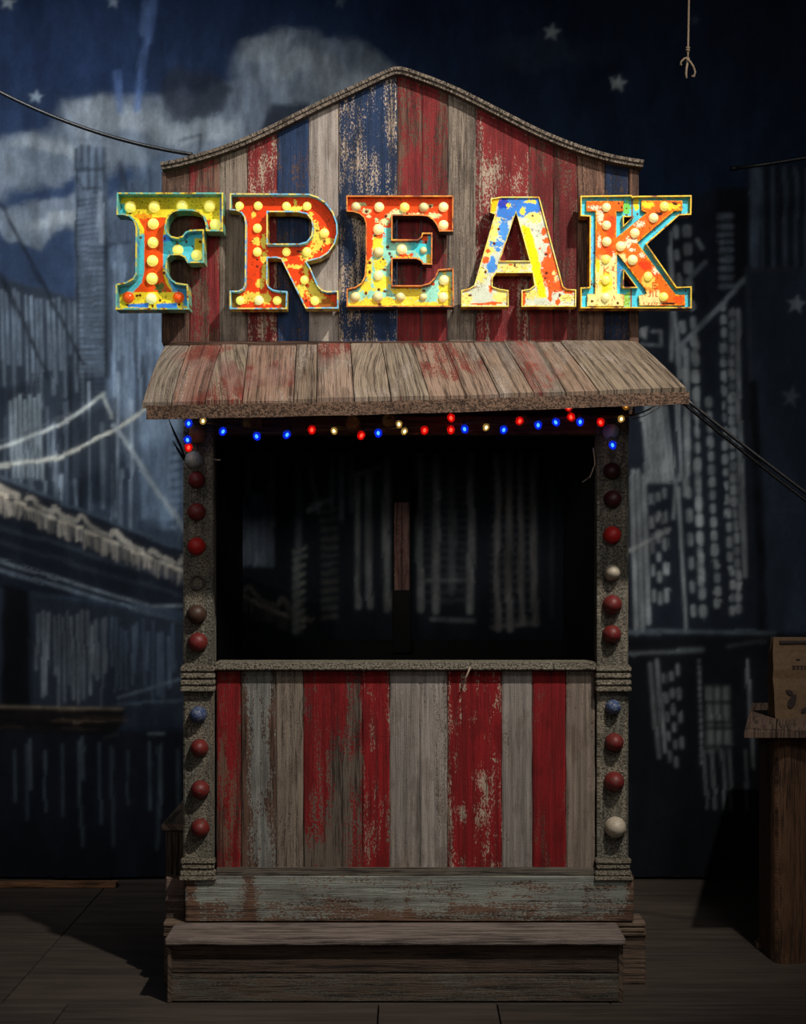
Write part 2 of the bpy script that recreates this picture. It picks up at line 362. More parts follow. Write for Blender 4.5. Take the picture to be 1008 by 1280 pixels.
    poly([(4, 728), (36, 738), (40, 885), (4, 885)], (14, 15, 20), .95, 4); poly([(-200, 720), (-150, 725), (-150, 885), (-200, 885)], (16, 18, 24), .9, 4)
    for i in range(60):
        x0 = -150+i*6.2+rs.uniform(-1.5, 1.5)
        if -2 < x0 < 42: continue
        yt = 752+max(x0, 0)*.12; seg(x0, yt+rs.uniform(0, 20), x0+rs.uniform(-2, 2), rs.uniform(830, 882), rs.uniform(1.6, 3.6), (86, 92, 100) if x0 < 142 else (62, 72, 90), rs.uniform(.4, .85))
    seg(150, 870, 228, 846, 3, (74, 84, 98), .6); seg(150, 878, 228, 876, 3, (62, 72, 88), .6)
    poly([(-330, 876), (30, 880), (158, 884), (156, 904), (138, 922), (30, 918), (-330, 915)], (26, 21, 20), .95, 3)
    for i in range(40):
        x0 = rs.uniform(-300, 120); yy = rs.uniform(884, 914); seg(x0, yy, x0+rs.uniform(20, 60), yy+rs.uniform(-1, 2), 1.6, rs.choice([(64, 48, 38), (80, 62, 48), (14, 12, 13)]), .6)
    seg(-330, 876, 155, 884, 2.4, (104, 88, 72), .7); seg(132, 924, 150, 920, 3, (96, 88, 76), .7)
    poly([(-330, 918), (420, 910), (420, 1110), (-330, 1110)], (19, 22, 30), .85, 8)
    for x0 in (18, 33, 37, 56, 80, 101, 105, 126, 141, 160, 187, 197, 199, 222, -40, -80, -120, -180, -230, 260, 300):
        y0 = 920+rs.uniform(0, 25); seg(x0, y0, x0+1, y0+rs.uniform(40, 130), 2.4, (66, 76, 86), rs.uniform(.35, .75), 2)
    seg(186, 917, 204, 917, 2, (84, 96, 104), .7)
    # ---------------- centre (seen through the booth)
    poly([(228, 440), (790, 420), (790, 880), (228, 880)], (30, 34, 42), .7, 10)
    for i in range(6): seg(292+i*9, 640-i*5+rs.uniform(-20, 20), 294+i*9, 705, 6, (112, 124, 146), .8, 3)
    for a in ((338, 560, 336, 705, 6), (312, 540, 310, 700, 4), (372, 560, 370, 790, 7), (384, 560, 398, 640, 4), (415, 545, 415, 640, 3), (427, 545, 427, 650, 5), (440, 545, 440, 640, 4)): seg(*a[:4], a[4], (92, 98, 108), .7, 3)
    for i in range(10): seg(368, 690+i*11, 380, 684+i*11, 4, (108, 106, 102), .8, 2)
    for i in range(13): seg(402, 640+i*11, 420, 638+i*11, 5, (88, 86, 82), .55, 3)
    for x0, a, b in ((448, 600, 758), (463, 590, 758), (484, 575, 762)): seg(x0, a, x0, b, 6, (120, 120, 124), .75, 3)
    seg(440, 596, 486, 580, 4, (110, 112, 116), .6, 3); seg(385, 636, 410, 626, 6, (120, 124, 132), .7, 3)
    for x0, a, b in ((524, 560, 760), (545, 570, 762), (588, 560, 762), (565, 560, 740)): seg(x0, a, x0, b, 7, (120, 120, 124), .75 if x0 != 565 else .3, 3)
    for i in range(18): seg(524, 580+i*10, 588, 580+i*10, 3, (82, 82, 86), .35, 3)
    seg(524, 727, 592, 727, 4, (110, 110, 112), .5); seg(540, 772, 592, 774, 4, (110, 110, 112), .6, 3)
    for x0, b in ((621, 785), (636, 785), (652, 776), (668, 778)): seg(x0, 560, x0+2, b, 6, (118, 114, 116), .75, 3)
    for i in range(16): seg(615, 600+i*11.5, 672, 600+i*11.5, 3, (96, 92, 94), .35, 3)
    seg(615, 782, 672, 777, 4, (110, 106, 106), .6, 3); seg(690, 560, 690, 770, 5, (60, 60, 66), .5); seg(712, 560, 712, 770, 5, (60, 60, 66), .4)
    # ---------------- right skyline
    poly([(780, 300), (880, 240), (935, 236), (935, 212), (1340, 190), (1340, 1110), (780, 1110)], (24, 30, 42), .92, 5)
    poly([(897, 238), (936, 238), (936, 362), (897, 362)], (20, 24, 33), .9, 3)
    for i in range(9): seg(902, 270+i*11, 914, 270+i*11, 7, (78, 86, 100), .8, 2)
    for i in range(56):
        x0 = 938+i*7+rs.uniform(-1, 1); seg(x0, 212, x0+1, 334, rs.uniform(2, 5), (56, 66, 82) if i % 2 == 0 else (24, 30, 40), .7, 3)
    seg(946, 215, 943, 335, 10, (62, 74, 94), .7, 3)
    # stripes and lit windows, slightly leaning
    T = (112, 116, 124)
    def col(x0, y0, x1, y1, wd, dash, k):
        n = max(1, int((y1-y0)/(dash*rs.uniform(.85, 1.15)))) if dash else 1
        for i in range(n):
            a, b = i/n, (i+.34)/n if dash else 1
            seg(x0+(x1-x0)*a, y0+(y1-y0)*a, x0+(x1-x0)*b, y0+(y1-y0)*b, wd*rs.uniform(.7, 1.0), T, k*rs.uniform(.6, 1.0), 1.8)
    for a in ((847, 285, 868, 790, 7, 26, .85), (860, 285, 880, 785, 9, 22, .85), (872, 300, 890, 330, 6, 15, .8), (868, 430, 878, 780, 8, 18, .75), (886, 500, 897, 770, 8, 15, .85), (902, 380, 916, 780, 7, 15, .85), (913, 390, 924, 775, 8, 14, .8)): col(*a)
    for a in ((838, 310, 848, 470, 5), (856, 440, 858, 620, 8), (846, 500, 850, 600, 4), (921, 390, 932, 720, 6), (848, 610, 858, 790, 4), (840, 290, 838, 450, 4), (846, 600, 842, 650, 4)): col(a[0], a[1], a[2], a[3], a[4], 0, .75)
    for i in range(6): col(805+i*5.5, 515+rs.uniform(-10, 10), 812+i*6, 600, 5, 0, .8)
    for i in range(6): col(792+i*7.6, 585+rs.uniform(-8, 8), 798+i*7.6, 790-rs.uniform(0, 20), 5, 0 if i < 3 else 27, .85)
    seg(790, 688, 836, 664, 4, (130, 132, 138), .6); seg(845, 436, 932, 350, 5, (92, 98, 108), .85, 2); seg(847, 436, 846, 455, 5, (92, 98, 108), .7, 2)
    seg(858, 352, 882, 328, 5, (80, 86, 96), .7, 2); seg(800, 430, 826, 432, 3, (92, 98, 106), .7); poly([(798, 410), (808, 408), (806, 424), (799, 420)], (120, 124, 128), .7, 2); seg(814, 414, 824, 414, 3, T, .7); seg(824, 414, 825, 428, 3, T, .7)
    # painted flag panel
    poly([(932, 340), (1340, 330), (1340, 790), (955, 790), (945, 560)], (33, 42, 58), .95, 3)
    seg(932, 338, 1340, 330, 6, (40, 44, 54), .8, 2); seg(934, 345, 942, 560, 5, (44, 48, 58), .7, 2); seg(942, 480, 957, 790, 9, (12, 13, 18), .8, 4)
    for cx, cy, k in ((996, 380, .6), (990, 496, .35), (1090, 430, .6), (1090, 560, .5), (1190, 480, .5), (1190, 370, .5)): star(cx, cy, 14, (96, 104, 116), k)
    # water line on the right
    seg(785, 788, 970, 792, 4, (66, 76, 88), .8, 3); poly([(785, 794), (1340, 792), (1340, 1110), (785, 1110)], (17, 19, 25), .85, 4)
    seg(785, 816, 880, 812, 5, (74, 80, 88), .75, 3); seg(910, 808, 960, 800, 3, (50, 54, 62), .6, 3)
    for i in range(5): col(815+i*8, 825+rs.uniform(0, 20), 824+i*7.5, 985-rs.uniform(0, 50), 5, 22 if i > 1 else 0, .6)
    poly([(884, 858), (914, 858), (914, 935), (884, 940)], (84, 86, 90), .75, 4)
    for x0 in (894, 904): seg(x0, 858, x0, 940, 3, (18, 20, 26), .8, 2)
    for y0 in (880, 905, 912, 935): seg(880, y0, 918, y0, 4, (18, 20, 26), .8, 2)
    for x0, k in ((874, .6), (880, .4), (930, .4), (936, .5), (890, .5), (902, .5), (910, .4)): col(x0, 825 if x0 in (874, 936) else 940, x0+4, 960 if x0 in (874, 936) else 1010, 3.5, 9 if x0 == 874 else 0, k)
    def gauss(a, sg):
        r_ = int(sg*3)+1; kx = np.exp(-.5*(np.arange(-r_, r_+1)/sg)**2); kx /= kx.sum()
        pd = np.pad(a, ((r_, r_), (0, 0), (0, 0)), 'edge'); a = sum(kx[i]*pd[i:i+a.shape[0]] for i in range(2*r_+1))
        pd = np.pad(a, ((0, 0), (r_, r_), (0, 0)), 'edge'); return sum(kx[i]*pd[:, i:i+a.shape[1]] for i in range(2*r_+1))
    img[:] = gauss(img, .7)*.9+gauss(img, 3)*.1
    gy = img.mean(-1, keepdims=True); img[:] = (img*.84+gy*.16)*np.array([.98, 1.03, .97]); img *= np.clip((gy/.055), .1, 1.6)**.34
    img *= (.80+.40*sst(.25, .75, fbm(X/30, Y/75, 15)))[..., None]
    # hand-painted wobble
    ox_ = np.clip(np.rint((X-xs[0]+3.2*(fbm(X/50, Y/110, 51, 3)-.5)*2)/st), 0, W-1).astype(int); oy_ = np.clip(np.rint((Y-ys[0]+4*(fbm(X/60, Y/40, 57, 3)-.5)*2)/st), 0, H-1).astype(int)
    img[:] = img[oy_, ox_]
    lum = img.mean(-1, keepdims=True); img *= np.where(lum > .06, (.45+1.1*sst(.2, .8, fbm(X/11, Y/40, 61)))[..., None]*.9, 1.0)*.5+.5
    # brush mottling
    img *= (0.80+.40*fbm(X/9, Y/22, 8))[..., None]; img *= (.9+.2*vn(X/2.3, Y/2.9, 4))[..., None]
    # cloth geometry: hanging sheet with soft folds near the foot
    d = YB-CY; vx = (X-HX)*d/FPX; vz = CZ-(Y-HY)*d/FPX
    fold = .018*(fbm(X/70, Y/500, 21)-.5)*(.4+sst(500, 1090, Y))+.010*np.sin(X/33+3*fbm(X/200, Y/400, 3))*sst(980, 1095, Y)
    vy = YB+fold; vz = np.maximum(vz+ (Y > 1096)*.018*fbm(X/60, X*0, 9), .006)
    V = np.stack([vx, vy, vz], -1).reshape(-1, 3)
    idx = np.arange(H*W).reshape(H, W); q = np.stack([idx[1:, :-1], idx[1:, 1:], idx[:-1, 1:], idx[:-1, :-1]], -1).reshape(-1, 4)
    me = bpy.data.meshes.new('painted_backdrop'); me.vertices.add(len(V)); me.vertices.foreach_set('co', V.astype(np.float32).ravel())
    me.loops.add(q.size); me.loops.foreach_set('vertex_index', q.astype(np.int32).ravel())
    me.polygons.add(len(q)); me.polygons.foreach_set('loop_start', (np.arange(len(q))*4).astype(np.int32))
    me.polygons.foreach_set('use_smooth', np.ones(len(q), bool))
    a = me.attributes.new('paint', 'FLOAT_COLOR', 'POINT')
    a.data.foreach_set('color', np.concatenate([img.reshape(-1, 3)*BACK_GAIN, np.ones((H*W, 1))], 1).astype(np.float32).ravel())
    me.update(calc_edges=True); me.validate()
    me.materials.append(mat_vcol('painted_canvas', .85, .15, 300, .1))
    ob = bpy.data.objects.new('painted_backdrop', me); COL.objects.link(ob)
    md = ob.modifiers.new('cloth_thickness', 'SOLIDIFY'); md.thickness = .004; md.offset = -1
    tag(ob, 'huge blue-grey painted cloth of a night city and bridge hanging behind the booth', 'backdrop')
BACK_GAIN = 1.75
build_backdrop()

# ------------------------------------------------------------------ the booth
booth = thing('carnival_booth', (0, .35, 0), 'weathered wooden carnival ticket booth with red white and blue boards under a curved gable', 'booth')
RED, BLUE, WHITE = lin((160, 34, 38)), lin((38, 66, 108)), lin((196, 186, 176))
CRED = lin((150, 24, 28)); GRED = lin((136, 40, 42))
GREYW, BROWNW, PALEW = lin((134, 122, 110)), lin((96, 72, 60)), lin((168, 152, 136))

def plank(mb, fx0, fx1, fb, ft, yf, th, paint, wood, wear, seed, nu=None, nv=None, ch=2.0, along='z', pitch=2.2):
    """board in the front plane y=yf; edges x=fx0(v), fx1(v), bottom/top given in photo pixels as functions"""
    w_ = abs(fx1-fx0); nu = nu or max(4, int(w_/pitch)); h = abs(ft((fx0+fx1)/2)-fb((fx0+fx1)/2)); nv = nv or max(6, int(h/(pitch*1.6)))
    u = np.concatenate([[0], np.linspace(ch/w_, 1-ch/w_, nu), [1]]); v = np.linspace(0, 1, nv)
    U, Vv = np.meshgrid(u, v); PX = fx0+(fx1-fx0)*U
    B = np.vectorize(fb)(PX); Tt = np.vectorize(ft)(PX); PY = B+(Tt-B)*Vv
    wob = (vn(PY/30, PX*0, seed)-.5)*.9*((U < 1e-6) | (U > 1-1e-6)); PX = PX+wob
    d = yf-CY; x = (PX-HX)*d/FPX; z = CZ-(PY-HY)*d/FPX; y = np.full_like(x, yf)+np.where((U < 1e-6) | (U > 1-1e-6), .0035, 0)
    n0, m0 = U.shape; vs = np.stack([x, y, z], -1).reshape(-1, 3); idx = np.arange(n0*m0).reshape(n0, m0)
    fs = np.stack([idx[:-1, :-1], idx[:-1, 1:], idx[1:, 1:], idx[1:, :-1]], -1).reshape(-1, 4).tolist()
    per = list(idx[0, :])+list(idx[1:, -1])+list(idx[-1, ::-1][1:])+list(idx[::-1, 0][1:-1])
    bk = vs[per].copy(); bk[:, 1] = yf+th; nb = len(vs); L_ = len(per)
    allv = np.concatenate([vs, bk])
    for i in range(L_): fs.append([per[(i+1) % L_], per[i], nb+i, nb+(i+1) % L_])
    fs.append([nb+i for i in range(L_)])
    px = np.concatenate([PX.ravel(), PX.ravel()[per]]); py = np.concatenate([PY.ravel(), PY.ravel()[per]])
    uu = np.concatenate([U.ravel(), U.ravel()[per]])
    wr = wear(px, py, uu) if callable(wear) else wear
    pc = paint(px, py, uu) if callable(paint) else paint
    wc = wood(px, py, uu) if callable(wood) else wood
    g = np.stack([allv[:, 0], allv[:, 2], np.full(len(allv), seed*5.3)], 1) if along == 'z' else np.stack([allv[:, 2], allv[:, 0], np.full(len(allv), seed*5.3)], 1)
    mb.add(allv, fs, paint=pc, wood=wc, wear=wr, g=g)
def wearf(base, blobs=(), edge=.12, tex=.16):
    def f(px, py, u):
        w_ = np.full_like(px, base)+edge*(np.abs(u-.5)*2)**6+tex*(fbm(px/14, py/40, 31)-.5)
        for cx, cy, rx, ry, a in blobs: w_ = w_+a*np.exp(-(((px-cx)/rx)**2+((py-cy)/ry)**2))
        return w_
    return f

# gable panel
RIM = [(203, 207), (225, 203), (250, 196), (280, 186.5), (310, 175), (340, 161), (370, 146), (400, 131), (430, 117), (460, 103), (480, 93), (497, 87), (512, 91), (540, 101), (570, 113), (600, 128), (635, 146), (670, 164), (705, 179), (740, 191), (770, 199), (803, 204)]
rx_, ry_ = np.array(RIM, float).T
gtop = lambda x: float(np.interp(x, rx_, ry_))+7
gbot = lambda x: 431.0-(x-203)*.008
G = [  # x0, x1, paint, wood, wear, blobs
    (206, 236, BROWNW, BROWNW, .45, ()),
    (236, 274, GRED, BROWNW, .36, ((262, 215, 14, 22, .25), (252, 370, 12, 30, .3), (250, 420, 20, 14, .25))),
    (274.5, 309, PALEW*.75, GREYW*.8, .52, ()),
    (309.5, 346, GRED, PALEW*.85, .34, ((330, 210, 11, 24, .28), (330, 405, 12, 22, .26))),
    (346.5, 386, BLUE*.8, BROWNW*.7, .26, ()),
    (386.5, 423.5, WHITE*.72, PALEW*.8, .22, ()),
    (424, 496, BLUE*.66, PALEW*.9, .33, ((444, 190, 20, 45, .17), (446, 330, 15, 70, .14))),
    (497, 527, GRED, BROWNW*.8, .36, ((505, 140, 7, 18, .2), (498, 250, 5, 150, .2))),
    (527.5, 560, GRED*.95, BROWNW*.7, .38, ((556, 200, 7, 150, .3),)),
    (560.5, 595, GREYW*.8, GREYW*.72, .55, ()),
    (595.5, 661, GRED, PALEW*.7, .33, ((630, 213, 20, 18, .23), (600, 320, 5, 120, .15))),
    (661.5, 692, GRED*.92, BROWNW*.8, .36, ((664, 300, 5, 120, .15),)),
    (692.5, 722, GRED*.62, BROWNW*.75, .44, ((706, 205, 12, 30, -.1),)),
    (722.5, 756, BROWNW*1.1, BROWNW*1.35, .56, ()),
    (756.5, 788, BLUE*.4, BROWNW*.5, .32, ()),
]
mb = MB()
for i, (a, b, p, wd, wr, bl) in enumerate(G): plank(mb, a, b, gbot, gtop, -.004 if i != 6 else -.008, .030, p, wd, wearf(wr, bl), i+1)
mb.build('gable_panel', WOOD, booth)
def ribbon(pts, y0, y1, t):
    """moulding that follows the gable outline (pixel points at y=0)"""
    m_ = MB(); pts = np.array(pts, float)
    for yy0, yy1, off, tt in ((y0, y1, 0, t), (y0-.006, y0+.004, .5, t*.45)):
        q = np.array([P(px, py+off, 0) for px, py in pts]); n = len(q); vs = []
        tn = np.gradient(q, axis=0); nr = np.stack([-tn[:, 2], 0*tn[:, 0], tn[:, 0]], 1); nr /= np.linalg.norm(nr, axis=1)[:, None]
        for i in range(n):
            a = q[i]; b = q[i]-nr[i]*tt
            vs += [(a[0], yy0, a[2]), (a[0], yy1, a[2]), (b[0], yy1, b[2]), (b[0], yy0, b[2])]
        fs = [(i*4+k, i*4+(k+1) % 4, (i+1)*4+(k+1) % 4, (i+1)*4+k) for i in range(n-1) for k in range(4)]+[(0, 1, 2, 3), tuple((n-1)*4+k for k in (3, 2, 1, 0))]
        vs = np.array(vs); L_ = np.repeat(np.cumsum(np.r_[0, np.linalg.norm(np.diff(q, axis=0), axis=1)]), 4)
        m_.add(vs, fs, wood=GREYW*.62, wear=1, g=np.stack([vs[:, 2]*.2+vs[:, 1], L_, 0*L_+2], 1))
    return m_
fine = np.linspace(203, 803, 61); fr = np.interp(fine, rx_, ry_); fr = np.r_[fr[0], (fr[:-2]+fr[1:-1]+fr[2:])/3, fr[-1]]
fr[29:32] = np.interp(fine[29:32], rx_, ry_)
gm = ribbon(list(zip(fine, fr)), -.035, .06, .022).build('gable_moulding', GRIT, booth)
for a, b in ((203, 208.5), (786.5, 798)):
    mb = MB(); p0 = P(a, 430, 0); p1 = P(b, float(np.interp((a+b)/2, rx_, ry_))+9, 0)
    mb.box(p0[0], p1[0], -.014, .04, p0[2], p1[2], .003, wood=BROWNW*.8, seed=a, wear=1); mb.build('gable_edge_trim', WOOD, booth)
# thin shadow strip where awning meets the gable
mb = MB(); p0 = P(204, 433, 0); p1 = P(796, 427, 0); mb.box(p0[0], p1[0], -.012, .04, p0[2], p1[2], .003, axis='x', wood=BROWNW*.7); mb.build('gable_foot_strip', WOODX, booth)

# awning of wide boards, sagging a little to the left
YA = -.36
TOPX = [206, 237, 277, 311, 371, 397, 438, 477, 514, 556, 591, 629, 670, 700, 796]
BOTX = [177, 214, 256, 303, 367, 396, 443, 489, 537.5, 583, 624.5, 668, 708, 749, 859]
tint = [(.95, .9, .85), (1.0, .62, .55), (1.05, .95, .85), (1.0, .72, .64), (.8, .68, .6), (1.1, .9, .84), (1.05, .95, .86), (.95, .88, .8), (1.0, .78, .70), (.9, .72, .65), (.95, .78, .70), (.72, .68, .66), (.85, .68, .6), (.82, .74, .66)]
def awn_edge(px): return 502.5-(px-177)*(502.5-485)/(859-177)+2.0*math.sin((px-177)/682*math.pi)
mb = MB(); rs = random.Random(3)
for i in range(14):
    a0, a1, b0, b1 = TOPX[i]+.5, TOPX[i+1]-.5, BOTX[i]+.7, BOTX[i+1]-.7
    dz = rs.uniform(-.002, .003); jag = rs.uniform(-1.2, 1.5)
    nu, nv = 14, 22; U, V_ = np.meshgrid(np.r_[0, np.linspace(.04, .96, nu), 1], np.linspace(0, 1, nv)); vs = np.zeros(U.shape+(3,))
    for r in range(U.shape[0]):
        for c in range(U.shape[1]):
            u, v = U[r, c], V_[r, c]
            A = np.array(P(a0+(a1-a0)*u, 430-(a0-203)*.009, 0.0)); bx_ = b0+(b1-b0)*u
            B = np.array(P(bx_, awn_edge(bx_)+jag*.5, YA)); q = A+(B-A)*v
            q[2] += dz+.012*math.sin(v*math.pi)*(1 if i < 3 else .35)-(.003 if u in (0, 1) else 0); vs[r, c] = q
    n0, m0 = U.shape; idx = np.arange(n0*m0).reshape(n0, m0); fs = np.stack([idx[:-1, :-1], idx[:-1, 1:], idx[1:, 1:], idx[1:, :-1]], -1).reshape(-1, 4).tolist()
    per = list(idx[0, :])+list(idx[1:, -1])+list(idx[-1, ::-1][1:])+list(idx[::-1, 0][1:-1]); fl = vs.reshape(-1, 3); bk = fl[per]-np.array([0, -.004, .017]); nb = len(fl); Lp = len(per)
    fs += [[per[(k+1) % Lp], per[k], nb+k, nb+(k+1) % Lp] for k in range(Lp)]+[[nb+k for k in range(Lp)]]
    allv = np.concatenate([fl, bk]); uu = np.r_[U.ravel(), U.ravel()[per]]; vv = np.r_[V_.ravel(), V_.ravel()[per]]
    wd = lin((140, 126, 116))*np.array(tint[i])*np.array([.9, 1, 1])
    redp = np.array(lin((150, 74, 62))); whp = np.array(lin((180, 166, 152)))
    ppx = BOTX[i]+(BOTX[i+1]-BOTX[i])*uu; f1 = fbm(ppx/40, vv*2.4, 12); f2 = fbm(ppx/36, vv*2.6, 28)
    band = sst(.46, .62, f1)*(1 if i in (0, 1, 2, 3, 5, 7, 8, 9, 11, 12) else .3); wb = sst(.5, .64, f2)
    if i == 3: band = sst(.3, .48, vv)*(1-sst(.68, .9, vv))
    if i == 5: band = np.maximum(band, sst(.3, .1, vv)); wb = sst(.25, .4, vv)*(1-sst(.5, .7, vv))
    if i == 10: redp = lin((44, 52, 66)); band = sst(.6, .2, vv)*.9
    if i == 8: band = np.maximum(band, sst(.3, .5, vv)*(1-sst(.6, .9, vv)))
    k_ = band/(band+wb+1e-6); pc = redp*k_[:, None]+whp*(1-k_[:, None])
    wr = .86-.42*np.maximum(band, wb*.8)
    g = np.stack([(uu*(BOTX[i+1]-BOTX[i]))*.0025+.04*np.sin(vv*2.2+i)*(i in (6, 0, 2)), vv*.34, np.full(len(uu), i*2.9)], 1)
    mb.add(allv, fs, paint=pc, wood=wd, wear=wr, g=g)
awning = mb.build('awning', WOODX, booth, 'sloping brown plank awning with worn red and white paint')
# fascia, slightly bowed
mb = MB(); n = 40; vs = []; gs = []
for i in range(n+1):
    px = 183+(862-183)*i/n; yt = awn_edge(px)+4.5; hgt = 17.5-2.0*i/n+1.0*math.sin(i*.9)*.3
    for q in (P(px, yt, YA-.014), P(px, yt, YA+.012), P(px, yt+hgt, YA+.012), P(px, yt+hgt, YA-.014)): vs.append(q); gs.append((q[2]+q[1], q[0], 4.4))
fs = [(i*4+k, i*4+(k+1) % 4, (i+1)*4+(k+1) % 4, (i+1)*4+k) for i in range(n) for k in range(4)]+[(3, 2, 1, 0), tuple(n*4+k for k in range(4))]
mb.add(vs, fs, wood=lin((112, 88, 72)), wear=1, g=gs); mb.build('awning_fascia', GRIT, awning)
for a in (196, 505, 838):   # rafters carrying the awning
    mb = MB(); p0 = np.array(P(a+(504-a)*.08, 446, .0)); p1 = np.array(P(a, awn_edge(a)+12, YA+.02)); mb.tube([p0, (p0+p1)/2, p1], .014, 4, wood=BROWNW*.7, wear=1); mb.build('awning_rafter', WOOD, awning)

# lintel, body
def pbox(name, mat, par, x0, y0, x1, y1, ya, yb, axis='x', label=None, **k):
    mb = MB(); a = P(x0, y1, ya); b = P(x1, y0, ya); mb.box(a[0], b[0], ya, yb, a[2], b[2], k.pop('c', .004), axis, **k); return mb.build(name, mat, par, label)
pbox('lintel', WOOD, booth, 229, 520, 787, 543, -.006, .06, wood=lin((92, 66, 46)), wear=1)
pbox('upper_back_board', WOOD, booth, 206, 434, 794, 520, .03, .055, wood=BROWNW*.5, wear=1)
mb = MB(); mb.box(-.69, .69, .06, 1.308, 1.78, 1.86, .004); mb.build('booth_ceiling', DARKWALL, booth)  # ceiling and rear header added, depth stretched, to keep lamps off the cloth
for s_ in (-1, 1):
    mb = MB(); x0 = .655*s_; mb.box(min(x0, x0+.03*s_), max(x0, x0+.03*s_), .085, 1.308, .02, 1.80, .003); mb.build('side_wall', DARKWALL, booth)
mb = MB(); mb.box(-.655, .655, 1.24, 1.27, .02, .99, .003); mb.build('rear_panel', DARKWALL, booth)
mb = MB(); mb.box(-.655, .655, 1.24, 1.27, 1.75, 1.86, .003); mb.build('rear_header', DARKWALL, booth)
mb = MB(); a = P(491, 800, 1.2); b = P(514, 540, 1.2); mb.box(a[0], b[0], 1.19, 1.24, a[2]-.05, b[2]+.02, .003); mul = mb.build('rear_mullion', DARKWALL, booth)
mb = MB(); a = P(493, 738, 1.185); b = P(512, 628, 1.185); mb.box(a[0], b[0], 1.182, 1.192, a[2], b[2], .002, wood=lin((150, 118, 110)), paint=lin((150, 104, 98)), wear=.6); mb.build('mullion_lit_patch', WOOD, mul, 'pinkish plate added as the lit patch on the dark rear mullion')  # paler plate added to stand for a lit patch on the mullion
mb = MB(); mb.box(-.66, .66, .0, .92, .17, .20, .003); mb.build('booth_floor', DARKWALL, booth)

# counter front
C = [
    (271, 301, CRED*.95, BROWNW, .36, ((275, 1050, 16, 60, .38), (280, 960, 6, 30, .22), (293, 1010, 6, 30, .2))),
    (301.5, 344.5, lin((150, 152, 146)), BROWNW*.8, .40, ((305, 960, 7, 120, .35), (340, 930, 5, 120, .2), (325, 980, 10, 80, -.1))),
    (345, 379, PALEW*.85, GREYW*.75, .50, ((372, 960, 8, 120, .1),)),
    (379.5, 452.5, CRED*.95, GREYW*.42, .30, ((425, 1000, 17, 80, .45), (440, 880, 8, 40, .3), (388, 1060, 20, 30, .3), (447, 960, 4, 100, .2), (410, 1075, 30, 18, .25))),
    (453, 487, CRED, GREYW*.95, .24, ((465, 915, 5, 22, .34), (466, 870, 6, 14, .12), (458, 1030, 6, 60, .25))),
    (487.5, 525, WHITE*.62, PALEW*.6, .20, ((507, 1080, 12, 22, .3), (490, 950, 4, 150, .14))),
    (525.5, 559.5, WHITE*.76, GREYW*.6, .20, ((553, 960, 8, 140, .3),)),
    (560, 627.5, CRED, PALEW*.9, .20, ((598, 970, 10, 16, .26), (606, 990, 8, 16, .30), (601, 1020, 9, 20, .33), (578, 1015, 8, 12, .30), (593, 898, 6, 8, .3), (606, 918, 3, 8, .3), (577, 858, 14, 12, .25), (605, 1060, 8, 18, .2), (600, 1080, 40, 10, .18), (562, 960, 4, 140, .2))),
    (628, 665.5, WHITE*.64, GREYW*.6, .16, ((635, 930, 5, 30, .18),)),
    (666, 707.5, CRED*.95, BROWNW, .20, ((675, 1040, 10, 50, .16), (690, 1080, 22, 14, .15))),
    (708, 744, PALEW*.8, BROWNW*1.1, .22, ()),
]
mb = MB()
for i, (a, b, p, wd, wr, bl) in enumerate(C): plank(mb, a, b, lambda x: 1086.0, lambda x: 838.0, -.002, .028, p, wd, wearf(wr, bl), i+21)
mb.build('counter_panel', WOOD, booth, 'counter front of upright boards in worn red and white stripes')
pbox('counter_ledge', GRIT, booth, 268, 828, 746, 838, -.032, .07, wood=lin((140, 134, 120)), wear=1)
pbox('counter_foot_strip', WOODX, booth, 270, 1085, 746, 1098, -.014, .03, wood=lin((92, 86, 78)), wear=1)
# splinter at the ledge
mb = MB(); mb.tube([P(588, 834, -.036), P(584, 844, -.037), P(580, 853, -.035)], [.002, .003, .001], 5, wood=PALEW, wear=1); mb.build('ledge_splinter', WOOD, booth)
# blue-grey base board with rust and dirt creeping up from the bottom
def bwear(px, py, u):
    w_ = .24+.42*sst(1106, 1154, py+22*(fbm(px/13, px*0, 41)-.5)*2+10*(fbm(px/50, px*0, 44)-.5))
    for x in (238, 312, 790): w_ = w_+.45*np.exp(-((px-x)/7)**2)
    return w_+.12*np.exp(-((py-1103)/7)**2)*sst(350, 480, px)
mb = MB(); plank(mb, 232, 793, lambda x: 1151.0, lambda x: 1096.0, -.024, .05, lin((152, 157, 147)), lin((96, 72, 58)), bwear, 51, along='x', nu=200, nv=24); mb.build('base_board', WOOD, booth, 'pale blue-grey base board with brown stains')
# plinth behind the step, and the little wing board on its left
mb = MB(); a = P(206, 1229, .0); b = P(807, 1152, .0); mb.box(a[0], b[0], -.012, .085, 0.0, b[2], .004, 'x', wood=lin((92, 76, 64)), wear=1)
for k, (py0, py1, o_) in enumerate(((1151, 1156, .004), (1158, 1163, .002), (1164, 1168, .006))): mb.box(a[0]-.001, b[0]-.006+o_, -.016-o_, .085, P(0, py1, 0)[2], P(0, py0, 0)[2], .002, 'x', wood=lin((104, 88, 74)), wear=1, seed=k)
mb.build('plinth', WOOD, booth)
mb = MB(); plank(mb, 207, 231, lambda x: 1150.0, lambda x: 1098.0, .03, .04, lin((110, 92, 86)), lin((100, 84, 76)), .5, 61, along='x'); mb.build('plinth_wing', WOOD, booth)

